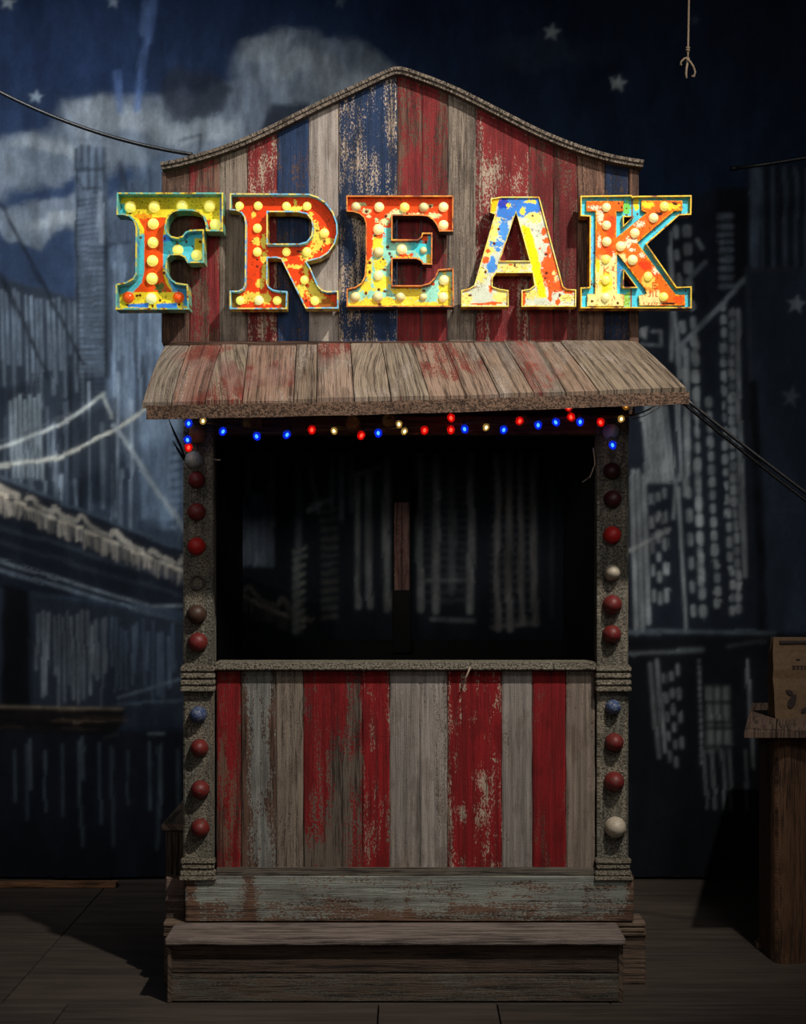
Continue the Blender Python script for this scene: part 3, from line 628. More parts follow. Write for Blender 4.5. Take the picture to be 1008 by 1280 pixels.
# posts with mouldings and coloured lamps
LAMPM = {'red': mat_glass_dusty('dusty_red_lamp', (104, 26, 24), (84, 58, 52), .7), 'bright': mat_glass_dusty('lit_red_lamp', (170, 28, 22), (120, 50, 42), .4), 'dark': mat_glass_dusty('dark_red_lamp', (58, 18, 16), (50, 34, 28), .5),  # brighter red copy carries the lit look in its colour
         'blue': mat_glass_dusty('dusty_blue_lamp', (44, 64, 104), (110, 114, 122), .85), 'cream': mat_glass_dusty('dusty_cream_lamp', (176, 164, 144), (110, 100, 88), .5), 'tan': mat_glass_dusty('dusty_amber_lamp', (170, 124, 76), (120, 100, 84), .4),
         'brown': mat_glass_dusty('burnt_brown_lamp', (60, 40, 30), (90, 66, 52), .5), 'pale': mat_glass_dusty('pale_clear_lamp', (160, 164, 186), (200, 196, 200), .3), 'greyw': mat_glass_dusty('grey_white_lamp', (170, 174, 170), (110, 108, 100), .5)}
NAME = {'red': 'dusty red lamp', 'bright': 'bright red lamp in a lit tone', 'dark': 'dark red lamp', 'blue': 'dusty blue lamp', 'cream': 'cream lamp', 'tan': 'amber lamp', 'brown': 'burnt brown lamp', 'pale': 'pale clear lamp', 'greyw': 'grey white lamp'}
SOCK = mat_mottle('dark_socket', (46, 36, 30), (84, 70, 60), .6, 90)
def post_lamp(par, px, py, r, kind, prot=.95):
    mb = MB(); R = r/400.0; o_ = P(px, py, -.02)
    prof = [(R*1.02, -.002), (R*1.02, .004), (R*.96, .006)]+[(R*.98*math.cos(a)**.9*(1-.10*math.sin(a)**2), .006+R*prot*math.sin(a)) for a in np.linspace(.05, 1.50, 10)]
    mb.lathe(o_, (0.0, -1, 0.10), prof, 22, 11 if kind in ('greyw', 'pale') else 0, .03); return mb.build('post_lamp', LAMPM[kind], par, NAME[kind])
def post(x0, x1, lamps, wood):
    mb = MB(); a = P(x0, 1097, -.0); b = P(x1, 520, 0.)
    mb.box(a[0], b[0], -.018, .05, a[2], b[2], .006, 'z', wood=wood, paint=lin((164, 162, 146)), wear=.54, seed=x0)
    po = mb.build('post', GRIT, booth)
    mo = MB()
    for py in (835, 843.5, 852, 860): mo.box(a[0]-.006, b[0]+.006, -.040, -.004, P(0, py+3.4, 0)[2], P(0, py-3.4, 0)[2], .004, 'x', wood=wood*.95, wear=1, seed=py)
    mo.box(a[0]-.003, b[0]+.003, -.028, -.004, P(0, 863, 0)[2], P(0, 830, 0)[2], .003, 'x', wood=wood*.7, wear=1)
    mo.build('post_moulding', GRIT, po)
    mo = MB()
    for py, h, e in ((1074, 3, .006), (1081, 2.6, .003), (1089, 3, .007), (1095, 2.6, .010)): mo.box(a[0]-e, b[0]+e, -.026-e, -.004, P(0, py+h, 0)[2], P(0, py-h, 0)[2], .003, 'x', wood=wood*.95, wear=1, seed=py)
    mo.box(a[0]-.001, b[0]+.001, -.024, -.004, P(0, 1098, 0)[2], P(0, 1071, 0)[2], .003, 'x', wood=wood*.7, wear=1)
    mo.build('post_moulding', GRIT, po)
    for l in lamps:
        if l[3] == 'hole':
            m2 = MB(); R = l[2]/400; m2.lathe(P(l[0], l[1], -.018), (0, -1, 0), [(R, -.004), (R, .004), (R*.8, .005), (R*.72, .001), (R*.3, -.002)], 20); m2.build('lamp_socket', SOCK, po, 'empty lamp socket')
        else: post_lamp(po, *l)
    return po
PW = lin((150, 142, 126))
post(230, 268, [(246, 600, 10.5, 'red'), (246, 640, 11, 'red'), (246, 683, 11, 'bright'), (247, 728, 10, 'hole'), (246, 768, 12, 'brown'), (247.5, 803, 12, 'red'),
                (248, 893.5, 10.5, 'blue', 1.3), (249.5, 935, 11, 'red', 1.2), (250.5, 987, 11.5, 'red', 1.2), (250.5, 1035, 11.5, 'red', 1.2), (246, 543, 11, 'tan', 1.6), (242, 575, 10.5, 'greyw', 1.5)], PW)
post(746, 785, [(765, 589, 10.5, 'dark'), (766, 624, 11, 'dark'), (765.5, 669, 11, 'bright'), (765.5, 716, 10, 'cream', 1.3), (765.5, 756, 12, 'red', 1.2), (765, 793, 11.5, 'red', 1.2), (764, 540, 10, 'pale', 1.5),
                (766.5, 884, 9.5, 'blue', 1.2), (768, 928, 11.5, 'red', 1.2), (768, 977, 12.5, 'red', 1.2), (769.5, 1034, 13, 'cream', 1.2)], PW*.98)

# ------------------------------------------------------------------ step in front
step = thing('wooden_step', (-.02, -.10, 0), 'low brown wooden step on the floor in front of the booth', 'step')
zt = P(0, 1150, -.0)[2]
mb = MB(); xl, xr = P(206, 0, -.2)[0], P(783, 0, -.2)[0]
mb.box(xl, xr, -.205, -.026, zt-.022, zt, .005, 'x', wood=lin((112, 102, 97)), wear=1, seed=3.3); mb.build('tread', WOOD, step)
mb = MB(); mb.box(xl+.004, P(779, 0, -.18)[0], -.180, -.16, .088, zt-.022, .003, 'x', wood=lin((66, 53, 44)), wear=1, seed=8.1); mb.build('riser_board', WOOD, step)
mb = MB(); mb.box(xl+.014, P(777, 0, -.18)[0]-.004, -.186, -.16, .004, .086, .003, 'x', wood=lin((78, 66, 56)), paint=lin((104, 102, 92)), wear=.55, seed=5.7); mb.build('riser_board', WOOD, step)
for xa in (xl+.004, P(779, 0, -.18)[0]-.014):
    mb = MB(); mb.box(xa, xa+.014, -.188, -.03, .0, zt-.022, .003, 'y', wood=lin((84, 70, 58)), wear=1, seed=xa); mb.build('side_board', WOOD, step)

# ------------------------------------------------------------------ low bench box behind the left post
bx = thing('wooden_box', (-.73, .35, 0), 'low dark wooden box on the floor behind the left booth post', 'box')
mb = MB(); mb.box(-.775, -.692, .10, .60, .455, .478, .004, 'y', wood=lin((112, 96, 84)), wear=1); mb.build('lid', WOOD, bx)
mb = MB(); mb.box(-.763, -.694, .115, .59, .0, .455, .004, 'z', wood=lin((74, 66, 58)), wear=1)
for i in range(3): mb.box(-.760+i*.022, -.744+i*.022, .108, .118, .01, .45, .002, 'z', wood=lin((84, 74, 64)), wear=1, seed=i)
mb.build('box_body', WOOD, bx)
mb = MB(); mb.box(-2.3, P(145, 0, 1.2)[0], 1.20, 1.245, 0.0, .022, .003, 'x', wood=lin((120, 84, 56)), wear=1); tag(mb.build('floor_batten', WOOD), 'thin brown wooden batten lying on the floor at the foot of the backdrop, far left', 'batten')

# ------------------------------------------------------------------ marquee letters
FACE = mat_vcol('chipped_enamel', .55, .15, 500, .12)
RIMM = mat_vcol('rusty_tin_rim', .45, .25, 350, .4, rust=.2)
def area(p): p = np.asarray(p); x, y = p[:, 0], p[:, 1]; return .5*np.sum(x*np.roll(y, -1)-y*np.roll(x, -1))
def offset(p, d):
    """offset polygon to its inside by d (positive = inside)"""
    p = np.asarray(p, float); s_ = 1 if area(p) > 0 else -1; out = []
    n = len(p)
    for i in range(n):
        a, b, c = p[i-1], p[i], p[(i+1) % n]; e1 = (b-a)/np.linalg.norm(b-a); e2 = (c-b)/np.linalg.norm(c-b)
        n1 = np.array([-e1[1], e1[0]])*s_; n2 = np.array([-e2[1], e2[0]])*s_; m_ = n1+n2; q = 1+n1@n2
        out.append(b+m_/max(q, .45)*d)
    return np.array(out)
def inside(p, X, Y):
    ins = np.zeros(np.shape(X), bool); p = np.asarray(p)
    for i in range(len(p)):
        a, b = p[i], p[(i+1) % len(p)]; cond = ((a[1] > Y) != (b[1] > Y)); ins ^= cond & (X < (b[0]-a[0])*(Y-a[1])/(b[1]-a[1]+1e-12)+a[0])
    return ins
def edist(p, X, Y):
    d = np.full(np.shape(X), 1e9); p = np.asarray(p, float)
    for i in range(len(p)):
        a, b = p[i], p[(i+1) % len(p)]; e = b-a; t = np.clip(((X-a[0])*e[0]+(Y-a[1])*e[1])/(e@e+1e-9), 0, 1); d = np.minimum(d, np.hypot(X-a[0]-t*e[0], Y-a[1]-t*e[1]))
    return d
YBK = -.034
def face_grid(poly, holes, grow, yf, colf, th, res, tr):
    """flat sheet cut to the outline, colours from colf(crop x, crop y)"""
    k, ox, oy = tr; pp = offset(poly, grow/k) if grow else np.array(poly, float); hs = [offset(h, -grow/k) if grow else np.array(h, float) for h in holes]
    x0, y0 = pp.min(0)-2; x1, y1 = pp.max(0)+2; r = res/k
    gx = np.arange(x0, x1, r); gy = np.arange(y0, y1, r); X, Y = np.meshgrid(gx, gy); cxx, cyy = X[:-1, :-1]+r/2, Y[:-1, :-1]+r/2
    ok = inside(pp, cxx, cyy)
    for h in hs: ok &= ~inside(h, cxx, cyy)
    idx = np.arange(X.size).reshape(X.shape); q = np.stack([idx[:-1, :-1], idx[1:, :-1], idx[1:, 1:], idx[:-1, 1:]], -1)[ok]
    used = np.unique(q); mp = np.full(X.size, -1); mp[used] = np.arange(len(used)); q = mp[q]
    fx, fy = X.ravel()[used], Y.ravel()[used]; cols = colf(fx, fy); d = yf-CY
    V = np.stack([(fx*k+ox-HX)*d/FPX, np.full(len(fx), yf), CZ-(fy*k+oy-HY)*d/FPX], 1)
    V2 = V.copy(); V2[:, 1] += th; n = len(V); edges = {}
    for f in q:
        for i in range(4): e = (f[i], f[(i+1) % 4]); edges[e] = 1
    fs = q.tolist()+[[a+n for a in f[::-1]] for f in q.tolist()]
    for (a, b) in edges:
        if (b, a) not in edges: fs.append([b, a, a+n, b+n])
    return np.concatenate([V, V2]), fs, np.concatenate([cols, cols])
def wall(mb, loop, yf, yb, k, ox, oy, t, hole, cin, cout, cfront, ref=None):
    """tin rim: outer wall, folded front edge, inner wall"""
    loop = np.array(loop, float); inn = offset(loop, (-t if hole else t)/k)
    a_, b_ = [], []
    for i in range(len(loop)):
        m_ = max(1, int(np.linalg.norm(loop[(i+1) % len(loop)]-loop[i])/14))
        for q in range(m_): a_.append(loop[i]+(loop[(i+1) % len(loop)]-loop[i])*q/m_); b_.append(inn[i]+(inn[(i+1) % len(loop)]-inn[i])*q/m_)
    loop, inn = np.array(a_), np.array(b_); n = len(loop)
    def tone(c2, sd):
        c2 = np.array(c2, float).reshape(-1, 3)
        if len(c2) == 1: return np.tile(c2, (2*n, 1))
        f = fbm(loop[:, 0]/60, loop[:, 1]/60, sd); f = (f-f.min())/(np.ptp(f)+1e-6)*(len(c2)-1); lo = np.clip(f.astype(int), 0, len(c2)-2); fr = sst(.3, .7, f-lo)[:, None]
        r = c2[lo]*(1-fr)+c2[lo+1]*fr; return np.concatenate([r, r])
    cin, cout, cfront = tone(cin, 3), tone(cout, 7), tone(cfront, 11)
    d = yf-CY; d_b = yb-CY
    def W(p, y): return [((a*k+ox-HX)*d/FPX, y, CZ-(b*k+oy-HY)*d/FPX) for a, b in p]
    A, B, Cc, D = W(loop, yb), W(loop, yf), W(inn, yf), W(inn, yb)
    ring = lambda P0, P1, c: mb.add(P0+P1, [(i, (i+1) % n, n+(i+1) % n, n+i) for i in range(n)], paint=c)
    ring(A, B, cout); ring(B, Cc, cfront); ring(Cc, D, cin)
    mb.add(A+D, [(i, (i+1) % n, n+(i+1) % n, n+i) for i in range(n)], paint=cout)
def paint_patch(c, X, Y, m_, col):
    m_ = np.clip(m_, 0, 1)[:, None]; return c*(1-m_)+lin(col)*m_
def reg(X, Y, pts, soft=8, rough=26, sc=30, seed=0):
    n1 = (fbm(X/sc, Y/sc, seed, 5)-.5)*2*rough; s_ = edist(pts, X, Y); s_ = np.where(inside(pts, X, Y), -s_, s_); return 1-sst(-soft, soft, s_+n1)
def blob(X, Y, cx, cy, rx, ry, rough=.6, seed=0, sc=22, soft=.12):
    d = np.hypot((X-cx)/rx, (Y-cy)/ry)+.30*(vn(X/6, Y/6, seed)-.5)+(fbm(X/sc, Y/sc, seed+2, 5)-.5)*2*rough; return 1-sst(1-soft, 1+soft, d)
YEL, ORG, CYA, BLU, CRM, RUST = (255, 226, 50), (246, 84, 14), (84, 208, 224), (52, 132, 224), (246, 232, 150), (96, 34, 8)
def rustspots(c, X, Y, pts, r=9, seed=0):
    for i, (a, b) in enumerate(pts): c = paint_patch(c, X, Y, blob(X, Y, a, b, r*(.7+.5*((i*37) % 10)/10), r*(.7+.5*((i*53) % 10)/10), .35, seed+i, 9, .35), RUST)
    return c
def edge_rust(c, X, Y, loops, wd, seed, col=RUST, k=.85):
    d = np.min([edist(l, X, Y) for l in loops], axis=0); return paint_patch(c, X, Y, (1-sst(wd*.3, wd, d+(fbm(X/18, Y/18, seed)-.35)*2.4*wd))*k, col)

def grime(c, X, Y):
    c = c*(.78+.40*fbm(X/70, Y/70, 71))[:, None]*(.90+.2*vn(X/5, Y/5, 73))[:, None]
    fr = sst(.64, .74, fbm(X/9, Y/9, 75, 2))*sst(.40, .60, fbm(X/90, Y/90, 77)); return paint_patch(c, X, Y, fr*.75, (120, 54, 12))
F_ = [(55, 38), (975, 38), (972, 375), (825, 372), (818, 300), (800, 245), (760, 210), (700, 196), (620, 194), (560, 202), (515, 230), (490, 275), (480, 340), (490, 385), (530, 415), (580, 425), (620, 412), (650, 375), (690, 360), (808, 355), (810, 645), (665, 648), (640, 600), (600, 580), (520, 580), (490, 610), (488, 720), (520, 780), (570, 815), (670, 830), (680, 1048), (45, 1050), (45, 828), (130, 812), (190, 780), (215, 740), (218, 340), (200, 285), (160, 245), (110, 232), (52, 232)]
def colF(X, Y):
    c = np.tile(lin(YEL), (len(X), 1))
    c = paint_patch(c, X, Y, reg(X, Y, [(200, 380), (290, 380), (290, 800), (180, 880), (60, 890), (60, 800), (200, 760)], 8, 14, 26, 1), CYA)
    c = paint_patch(c, X, Y, reg(X, Y, [(430, 390), (830, 340), (830, 660), (430, 660)], 8, 16, 26, 2), (76, 200, 216))
    c = paint_patch(c, X, Y, blob(X, Y, 660, 590, 70, 60, .5, 8), (110, 220, 240)); c = paint_patch(c, X, Y, blob(X, Y, 490, 410, 60, 30, .5, 9), BLU)
    c = paint_patch(c, X, Y, reg(X, Y, [(440, 660), (500, 660), (600, 830), (690, 850), (690, 1000), (610, 1000), (600, 880), (520, 870)], 8, 14, 26, 3), (80, 176, 226))
    c = paint_patch(c, X, Y, reg(X, Y, [(715, 410), (775, 410), (775, 600), (700, 600)], 6, 8, 20, 4), YEL)
    c = paint_patch(c, X, Y, reg(X, Y, [(930, 60), (985, 60), (985, 360), (940, 360)], 6, 8, 20, 5), BLU)
    c = paint_patch(c, X, Y, reg(X, Y, [(55, 110), (112, 110), (112, 225), (55, 225)], 6, 10, 20, 6), CYA)
    c = paint_patch(c, X, Y, reg(X, Y, [(215, 228), (485, 228), (450, 300), (438, 380), (436, 720), (470, 820), (520, 878), (175, 878), (250, 800), (272, 700), (272, 330)], 4, 4, 20, 7), ORG)
    c = paint_patch(c, X, Y, reg(X, Y, [(130, 985), (310, 975), (310, 1015), (130, 1010)], 5, 8, 16, 3), BLU); c = paint_patch(c, X, Y, reg(X, Y, [(380, 980), (560, 972), (560, 1018), (380, 1015)], 5, 8, 16, 5), BLU)
    c = paint_patch(c, X, Y, blob(X, Y, 410, 840, 45, 40, .9, 3, 10), (90, 110, 50)); c = paint_patch(c, X, Y, blob(X, Y, 835, 290, 40, 40, .6, 4), ORG)
    c = paint_patch(c, X, Y, blob(X, Y, 260, 215, 70, 22, .9, 14), (250, 160, 20))
    c = edge_rust(c, X, Y, [F_], 26, 3); return rustspots(c, X, Y, [(695, 480), (760, 440), (445, 712), (640, 440), (210, 910), (235, 905), (345, 1000), (215, 1030), (435, 1025), (410, 950), (360, 125), (125, 990), (575, 985), (450, 410), (240, 405), (560, 460), (150, 190)], 13, 5)
R_ = [(38, 45), (720, 48), (800, 75), (870, 125), (930, 205), (965, 300), (970, 390), (945, 480), (890, 560), (820, 605), (700, 635), (730, 680), (800, 840), (830, 875), (880, 890), (975, 885), (975, 1040), (690, 1040), (480, 615), (440, 603), (365, 605), (362, 820), (375, 850), (410, 875), (460, 885), (535, 890), (530, 1045), (35, 1045), (35, 885), (110, 885), (150, 865), (165, 830), (170, 310), (160, 250), (135, 215), (95, 195), (35, 190)]
RH = [(365, 208), (620, 208), (700, 225), (740, 275), (750, 330), (740, 410), (700, 460), (640, 478), (365, 478)]
def colR(X, Y):
    c = np.tile(lin((240, 66, 12)), (len(X), 1)); Y_ = (248, 214, 80)
    for i, a in enumerate(((325, 440, 22, 60, .8), (262, 445, 40, 30, .8), (330, 590, 30, 60, .9), (325, 700, 18, 80, .8), (290, 810, 30, 40, .9), (230, 930, 110, 50, .7), (350, 940, 40, 50, .8), (790, 420, 60, 100, .8), (775, 330, 25, 60, .8), (880, 440, 50, 25, 1.0), (600, 160, 70, 22, 1.0), (595, 110, 14, 30, .8), (730, 220, 20, 30, .9), (690, 690, 25, 60, .8), (760, 850, 60, 90, .9), (650, 860, 50, 60, .9), (800, 940, 60, 50, 1.0), (590, 660, 70, 18, 1.1), (235, 210, 16, 40, .9), (700, 560, 50, 50, 1.1), (490, 600, 40, 18, 1.0))):
        c = paint_patch(c, X, Y, blob(X, Y, *a, 30+i, 16), Y_)
    c = paint_patch(c, X, Y, blob(X, Y, 70, 960, 50, 90, .7, 3), (120, 80, 20)); c = paint_patch(c, X, Y, blob(X, Y, 880, 1000, 90, 60, .7, 5), (170, 90, 20)); c = paint_patch(c, X, Y, blob(X, Y, 70, 110, 40, 60, .5, 5), (110, 50, 16)); c = paint_patch(c, X, Y, blob(X, Y, 500, 960, 30, 80, .5, 7), (150, 100, 24))
    c = edge_rust(c, X, Y, [R_, RH], 28, 7, (110, 30, 8), .7); return rustspots(c, X, Y, [(690, 830), (850, 440), (785, 350), (690, 960), (265, 600), (265, 660), (820, 510), (640, 530), (620, 530)], 12, 9)
E_ = [(35, 65), (975, 65), (972, 380), (850, 380), (830, 330), (795, 280), (750, 248), (690, 242), (440, 242), (440, 448), (660, 448), (690, 425), (700, 390), (790, 390), (788, 670), (705, 668), (690, 640), (650, 620), (440, 620), (440, 850), (690, 850), (760, 830), (810, 780), (840, 710), (975, 700), (978, 1040), (38, 1040), (38, 880), (110, 865), (165, 830), (195, 770), (205, 650), (205, 310), (190, 260), (150, 225), (100, 210), (38, 205)]
def colE(X, Y):
    c = np.tile(lin((150, 220, 196)), (len(X), 1)); yl = (250, 222, 60)
    for i, a in enumerate(((300, 470, 50, 80, .7), (330, 650, 60, 60, .8), (340, 820, 80, 70, .8), (200, 850, 50, 60, .9), (330, 1000, 260, 50, .6), (520, 890, 90, 40, .9), (900, 900, 60, 160, .6), (640, 930, 80, 60, .9), (130, 1010, 100, 30, .5), (230, 700, 30, 120, .7), (560, 600, 110, 30, .8), (700, 1010, 200, 30, .6), (760, 610, 22, 60, .6))): c = paint_patch(c, X, Y, blob(X, Y, *a, 50+i, 20), yl)
    c = paint_patch(c, X, Y, blob(X, Y, 700, 480, 110, 100, .6, 4), (70, 206, 214)); c = paint_patch(c, X, Y, blob(X, Y, 400, 400, 50, 80, .5, 6), (120, 220, 214))
    c = paint_patch(c, X, Y, reg(X, Y, [(20, 50), (990, 50), (990, 400), (840, 400), (780, 250), (440, 235), (440, 340), (360, 320), (270, 390), (262, 580), (215, 620), (190, 600), (190, 240), (20, 220)], 6, 18, 24, 8), (246, 72, 10))
    for i, a in enumerate(((210, 185, 40, 26, .7), (480, 200, 60, 26, 1.0), (430, 235, 40, 30, .9), (640, 218, 80, 16, .9), (800, 225, 55, 24, .9), (770, 140, 26, 20, .6), (370, 280, 40, 26, .9), (300, 270, 14, 30, .9), (160, 125, 60, 16, 1.0), (232, 232, 20, 12, .7))): c = paint_patch(c, X, Y, blob(X, Y, *a, 70+i, 12), (206, 224, 160))
    for i, a in enumerate(((540, 575, 40, 16, .8), (605, 570, 22, 20, .7), (720, 430, 28, 40, .8), (430, 700, 10, 60, .8), (790, 825, 20, 14, .6), (330, 395, 40, 30, .8))): c = paint_patch(c, X, Y, blob(X, Y, *a, 90+i, 12), (240, 84, 16))
    c = edge_rust(c, X, Y, [E_], 30, 8, (140, 56, 10), .8); return rustspots(c, X, Y, [(357, 608), (397, 500), (415, 560), (430, 590), (370, 700), (238, 640), (238, 720), (373, 890), (320, 875), (205, 908), (285, 405), (325, 1005), (770, 145), (735, 460), (715, 885), (565, 215), (380, 230), (880, 830), (210, 190)], 15, 15)
A_ = [(370, 70), (680, 70), (875, 800), (905, 820), (980, 825), (978, 965), (535, 965), (535, 830), (600, 820), (640, 790), (625, 690), (330, 690), (300, 730), (300, 800), (360, 820), (430, 830), (430, 965), (45, 965), (45, 830), (110, 815), (150, 790), (318, 215), (280, 200), (285, 85)]
AH = [(490, 195), (600, 590), (360, 590)]
def colA(X, Y):
    c = np.tile(lin((214, 220, 196)), (len(X), 1)); yl = (252, 226, 40)
    for i, a in enumerate(((300, 340, 60, 90, .9), (270, 480, 50, 60, .9), (200, 700, 60, 60, 1.0), (370, 880, 60, 60, .8), (90, 900, 40, 60, .8), (640, 230, 70, 50, .9), (460, 640, 130, 40, .9), (620, 860, 60, 40, .9), (900, 890, 60, 30, .9), (360, 240, 50, 30, .6))): c = paint_patch(c, X, Y, blob(X, Y, *a, 110+i, 18), (240, 226, 120))
    c = paint_patch(c, X, Y, reg(X, Y, [(530, 290), (610, 320), (690, 620), (740, 890), (680, 890), (610, 620)], 8, 12, 22, 3), (255, 232, 0))
    for i, a in enumerate(((770, 660, 70, 130, .55), (820, 800, 70, 50, .7), (720, 350, 24, 34, .5), (740, 425, 30, 26, .6), (760, 500, 18, 34, .6), (685, 488, 14, 10, .8), (770, 860, 20, 50, .8), (830, 920, 18, 30, .7), (930, 840, 50, 20, .8), (245, 580, 32, 30, .4), (262, 510, 16, 16, .6), (285, 815, 16, 36, .7), (300, 935, 60, 14, .9), (200, 940, 70, 8, .7), (445, 622, 20, 6, .7))): c = paint_patch(c, X, Y, blob(X, Y, *a, 130+i, 16), (248, 96, 30))
    for i, a in enumerate(((800, 690, 18, 16, .9), (815, 730, 10, 20, .9))): c = paint_patch(c, X, Y, blob(X, Y, *a, 160+i, 8), (240, 226, 140))
    c = paint_patch(c, X, Y, reg(X, Y, [(360, 60), (690, 60), (710, 190), (600, 200), (540, 235), (470, 230), (440, 260), (400, 240), (320, 235)], 6, 16, 22, 9), (54, 126, 214))
    c = paint_patch(c, X, Y, blob(X, Y, 385, 120, 40, 50, .6, 5), (16, 60, 190))
    for i, a in enumerate(((390, 330, 40, 90, .7), (340, 450, 60, 30, 1.0), (350, 500, 20, 14, .7), (300, 590, 22, 40, .5), (290, 640, 44, 46, .4), (390, 400, 16, 20, .6))): c = paint_patch(c, X, Y, blob(X, Y, *a, 170+i, 14), (72, 144, 220))
    for i, a in enumerate(((545, 185, 24, 34, .6), (600, 105, 40, 14, 1.0), (435, 140, 26, 20, 1.0), (640, 110, 16, 14, .9))): c = paint_patch(c, X, Y, blob(X, Y, *a, 180+i, 10), (240, 220, 80))
    c = paint_patch(c, X, Y, reg(X, Y, [(270, 80), (355, 75), (325, 190), (275, 205)], 5, 6, 20, 3), (255, 200, 10))
    c = edge_rust(c, X, Y, [A_], 24, 12, (236, 150, 10), .75); c = paint_patch(c, X, Y, blob(X, Y, 545, 900, 26, 80, .5, 5), (226, 90, 10)); c = paint_patch(c, X, Y, blob(X, Y, 430, 930, 18, 40, .5, 6), (160, 50, 10))
    return rustspots(c, X, Y, [(627, 222), (313, 447), (243, 680), (482, 627), (737, 537), (738, 688), (847, 870), (117, 870), (350, 330), (460, 790), (730, 730)], 13, 25)
K_ = [(40, 65), (470, 58), (480, 70), (490, 66), (975, 60), (972, 225), (870, 230), (600, 470), (850, 830), (975, 825), (975, 1010), (40, 1010), (40, 835), (115, 830), (118, 240), (40, 235)]
KH = [[(405, 243), (475, 243), (405, 312)], [(405, 690), (505, 830), (405, 830)]]
KI = [(92, 105), (405, 105), (405, 190), (345, 192), (345, 412), (600, 205), (555, 182), (555, 100), (900, 100), (900, 185), (830, 190), (520, 455), (815, 855), (845, 890), (920, 895), (925, 985), (540, 985), (532, 900), (600, 885), (590, 850), (350, 545), (350, 885), (410, 890), (410, 990), (100, 990), (100, 890), (165, 885), (170, 192), (92, 190)]
def colK(X, Y):
    c = np.tile(lin((78, 206, 226)), (len(X), 1)); c = paint_patch(c, X, Y, blob(X, Y, 140, 500, 30, 200, .6, 4), (92, 190, 236)); c = paint_patch(c, X, Y, blob(X, Y, 380, 700, 30, 150, .6, 6), (50, 160, 214))
    c = paint_patch(c, X, Y, blob(X, Y, 435, 150, 40, 60, .9, 7), (120, 210, 90)); c = paint_patch(c, X, Y, blob(X, Y, 515, 120, 22, 60, .6, 9), (250, 220, 40)); c = paint_patch(c, X, Y, blob(X, Y, 440, 930, 30, 80, .8, 3), (160, 214, 90))
    c = edge_rust(c, X, Y, [K_, *KH], 26, 17, (246, 206, 30), 1.0); c = edge_rust(c, X, Y, [K_], 12, 19, (130, 50, 8), .9)
    for p in ((482, 150), (474, 925)): c = paint_patch(c, X, Y, 1-sst(4, 9, np.abs(X-p[0])+np.where(np.abs(Y-p[1]) < 90, 0, 99)), (150, 80, 14))
    return rustspots(c, X, Y, [(435, 160), (435, 215), (892, 207), (528, 208), (965, 70), (140, 800), (160, 815), (160, 535), (60, 860), (50, 220), (935, 860)], 10, 35)
def strokes(X, Y, segs, wd):
    m_ = np.zeros(len(X))
    for a in segs:
        e = np.array([a[2]-a[0], a[3]-a[1]], float); t = np.clip(((X-a[0])*e[0]+(Y-a[1])*e[1])/(e@e+1e-9), 0, 1); m_ = np.maximum(m_, 1-sst(wd*.5, wd*.5+3, np.hypot(X-a[0]-t*e[0], Y-a[1]-t*e[1])))
    return m_
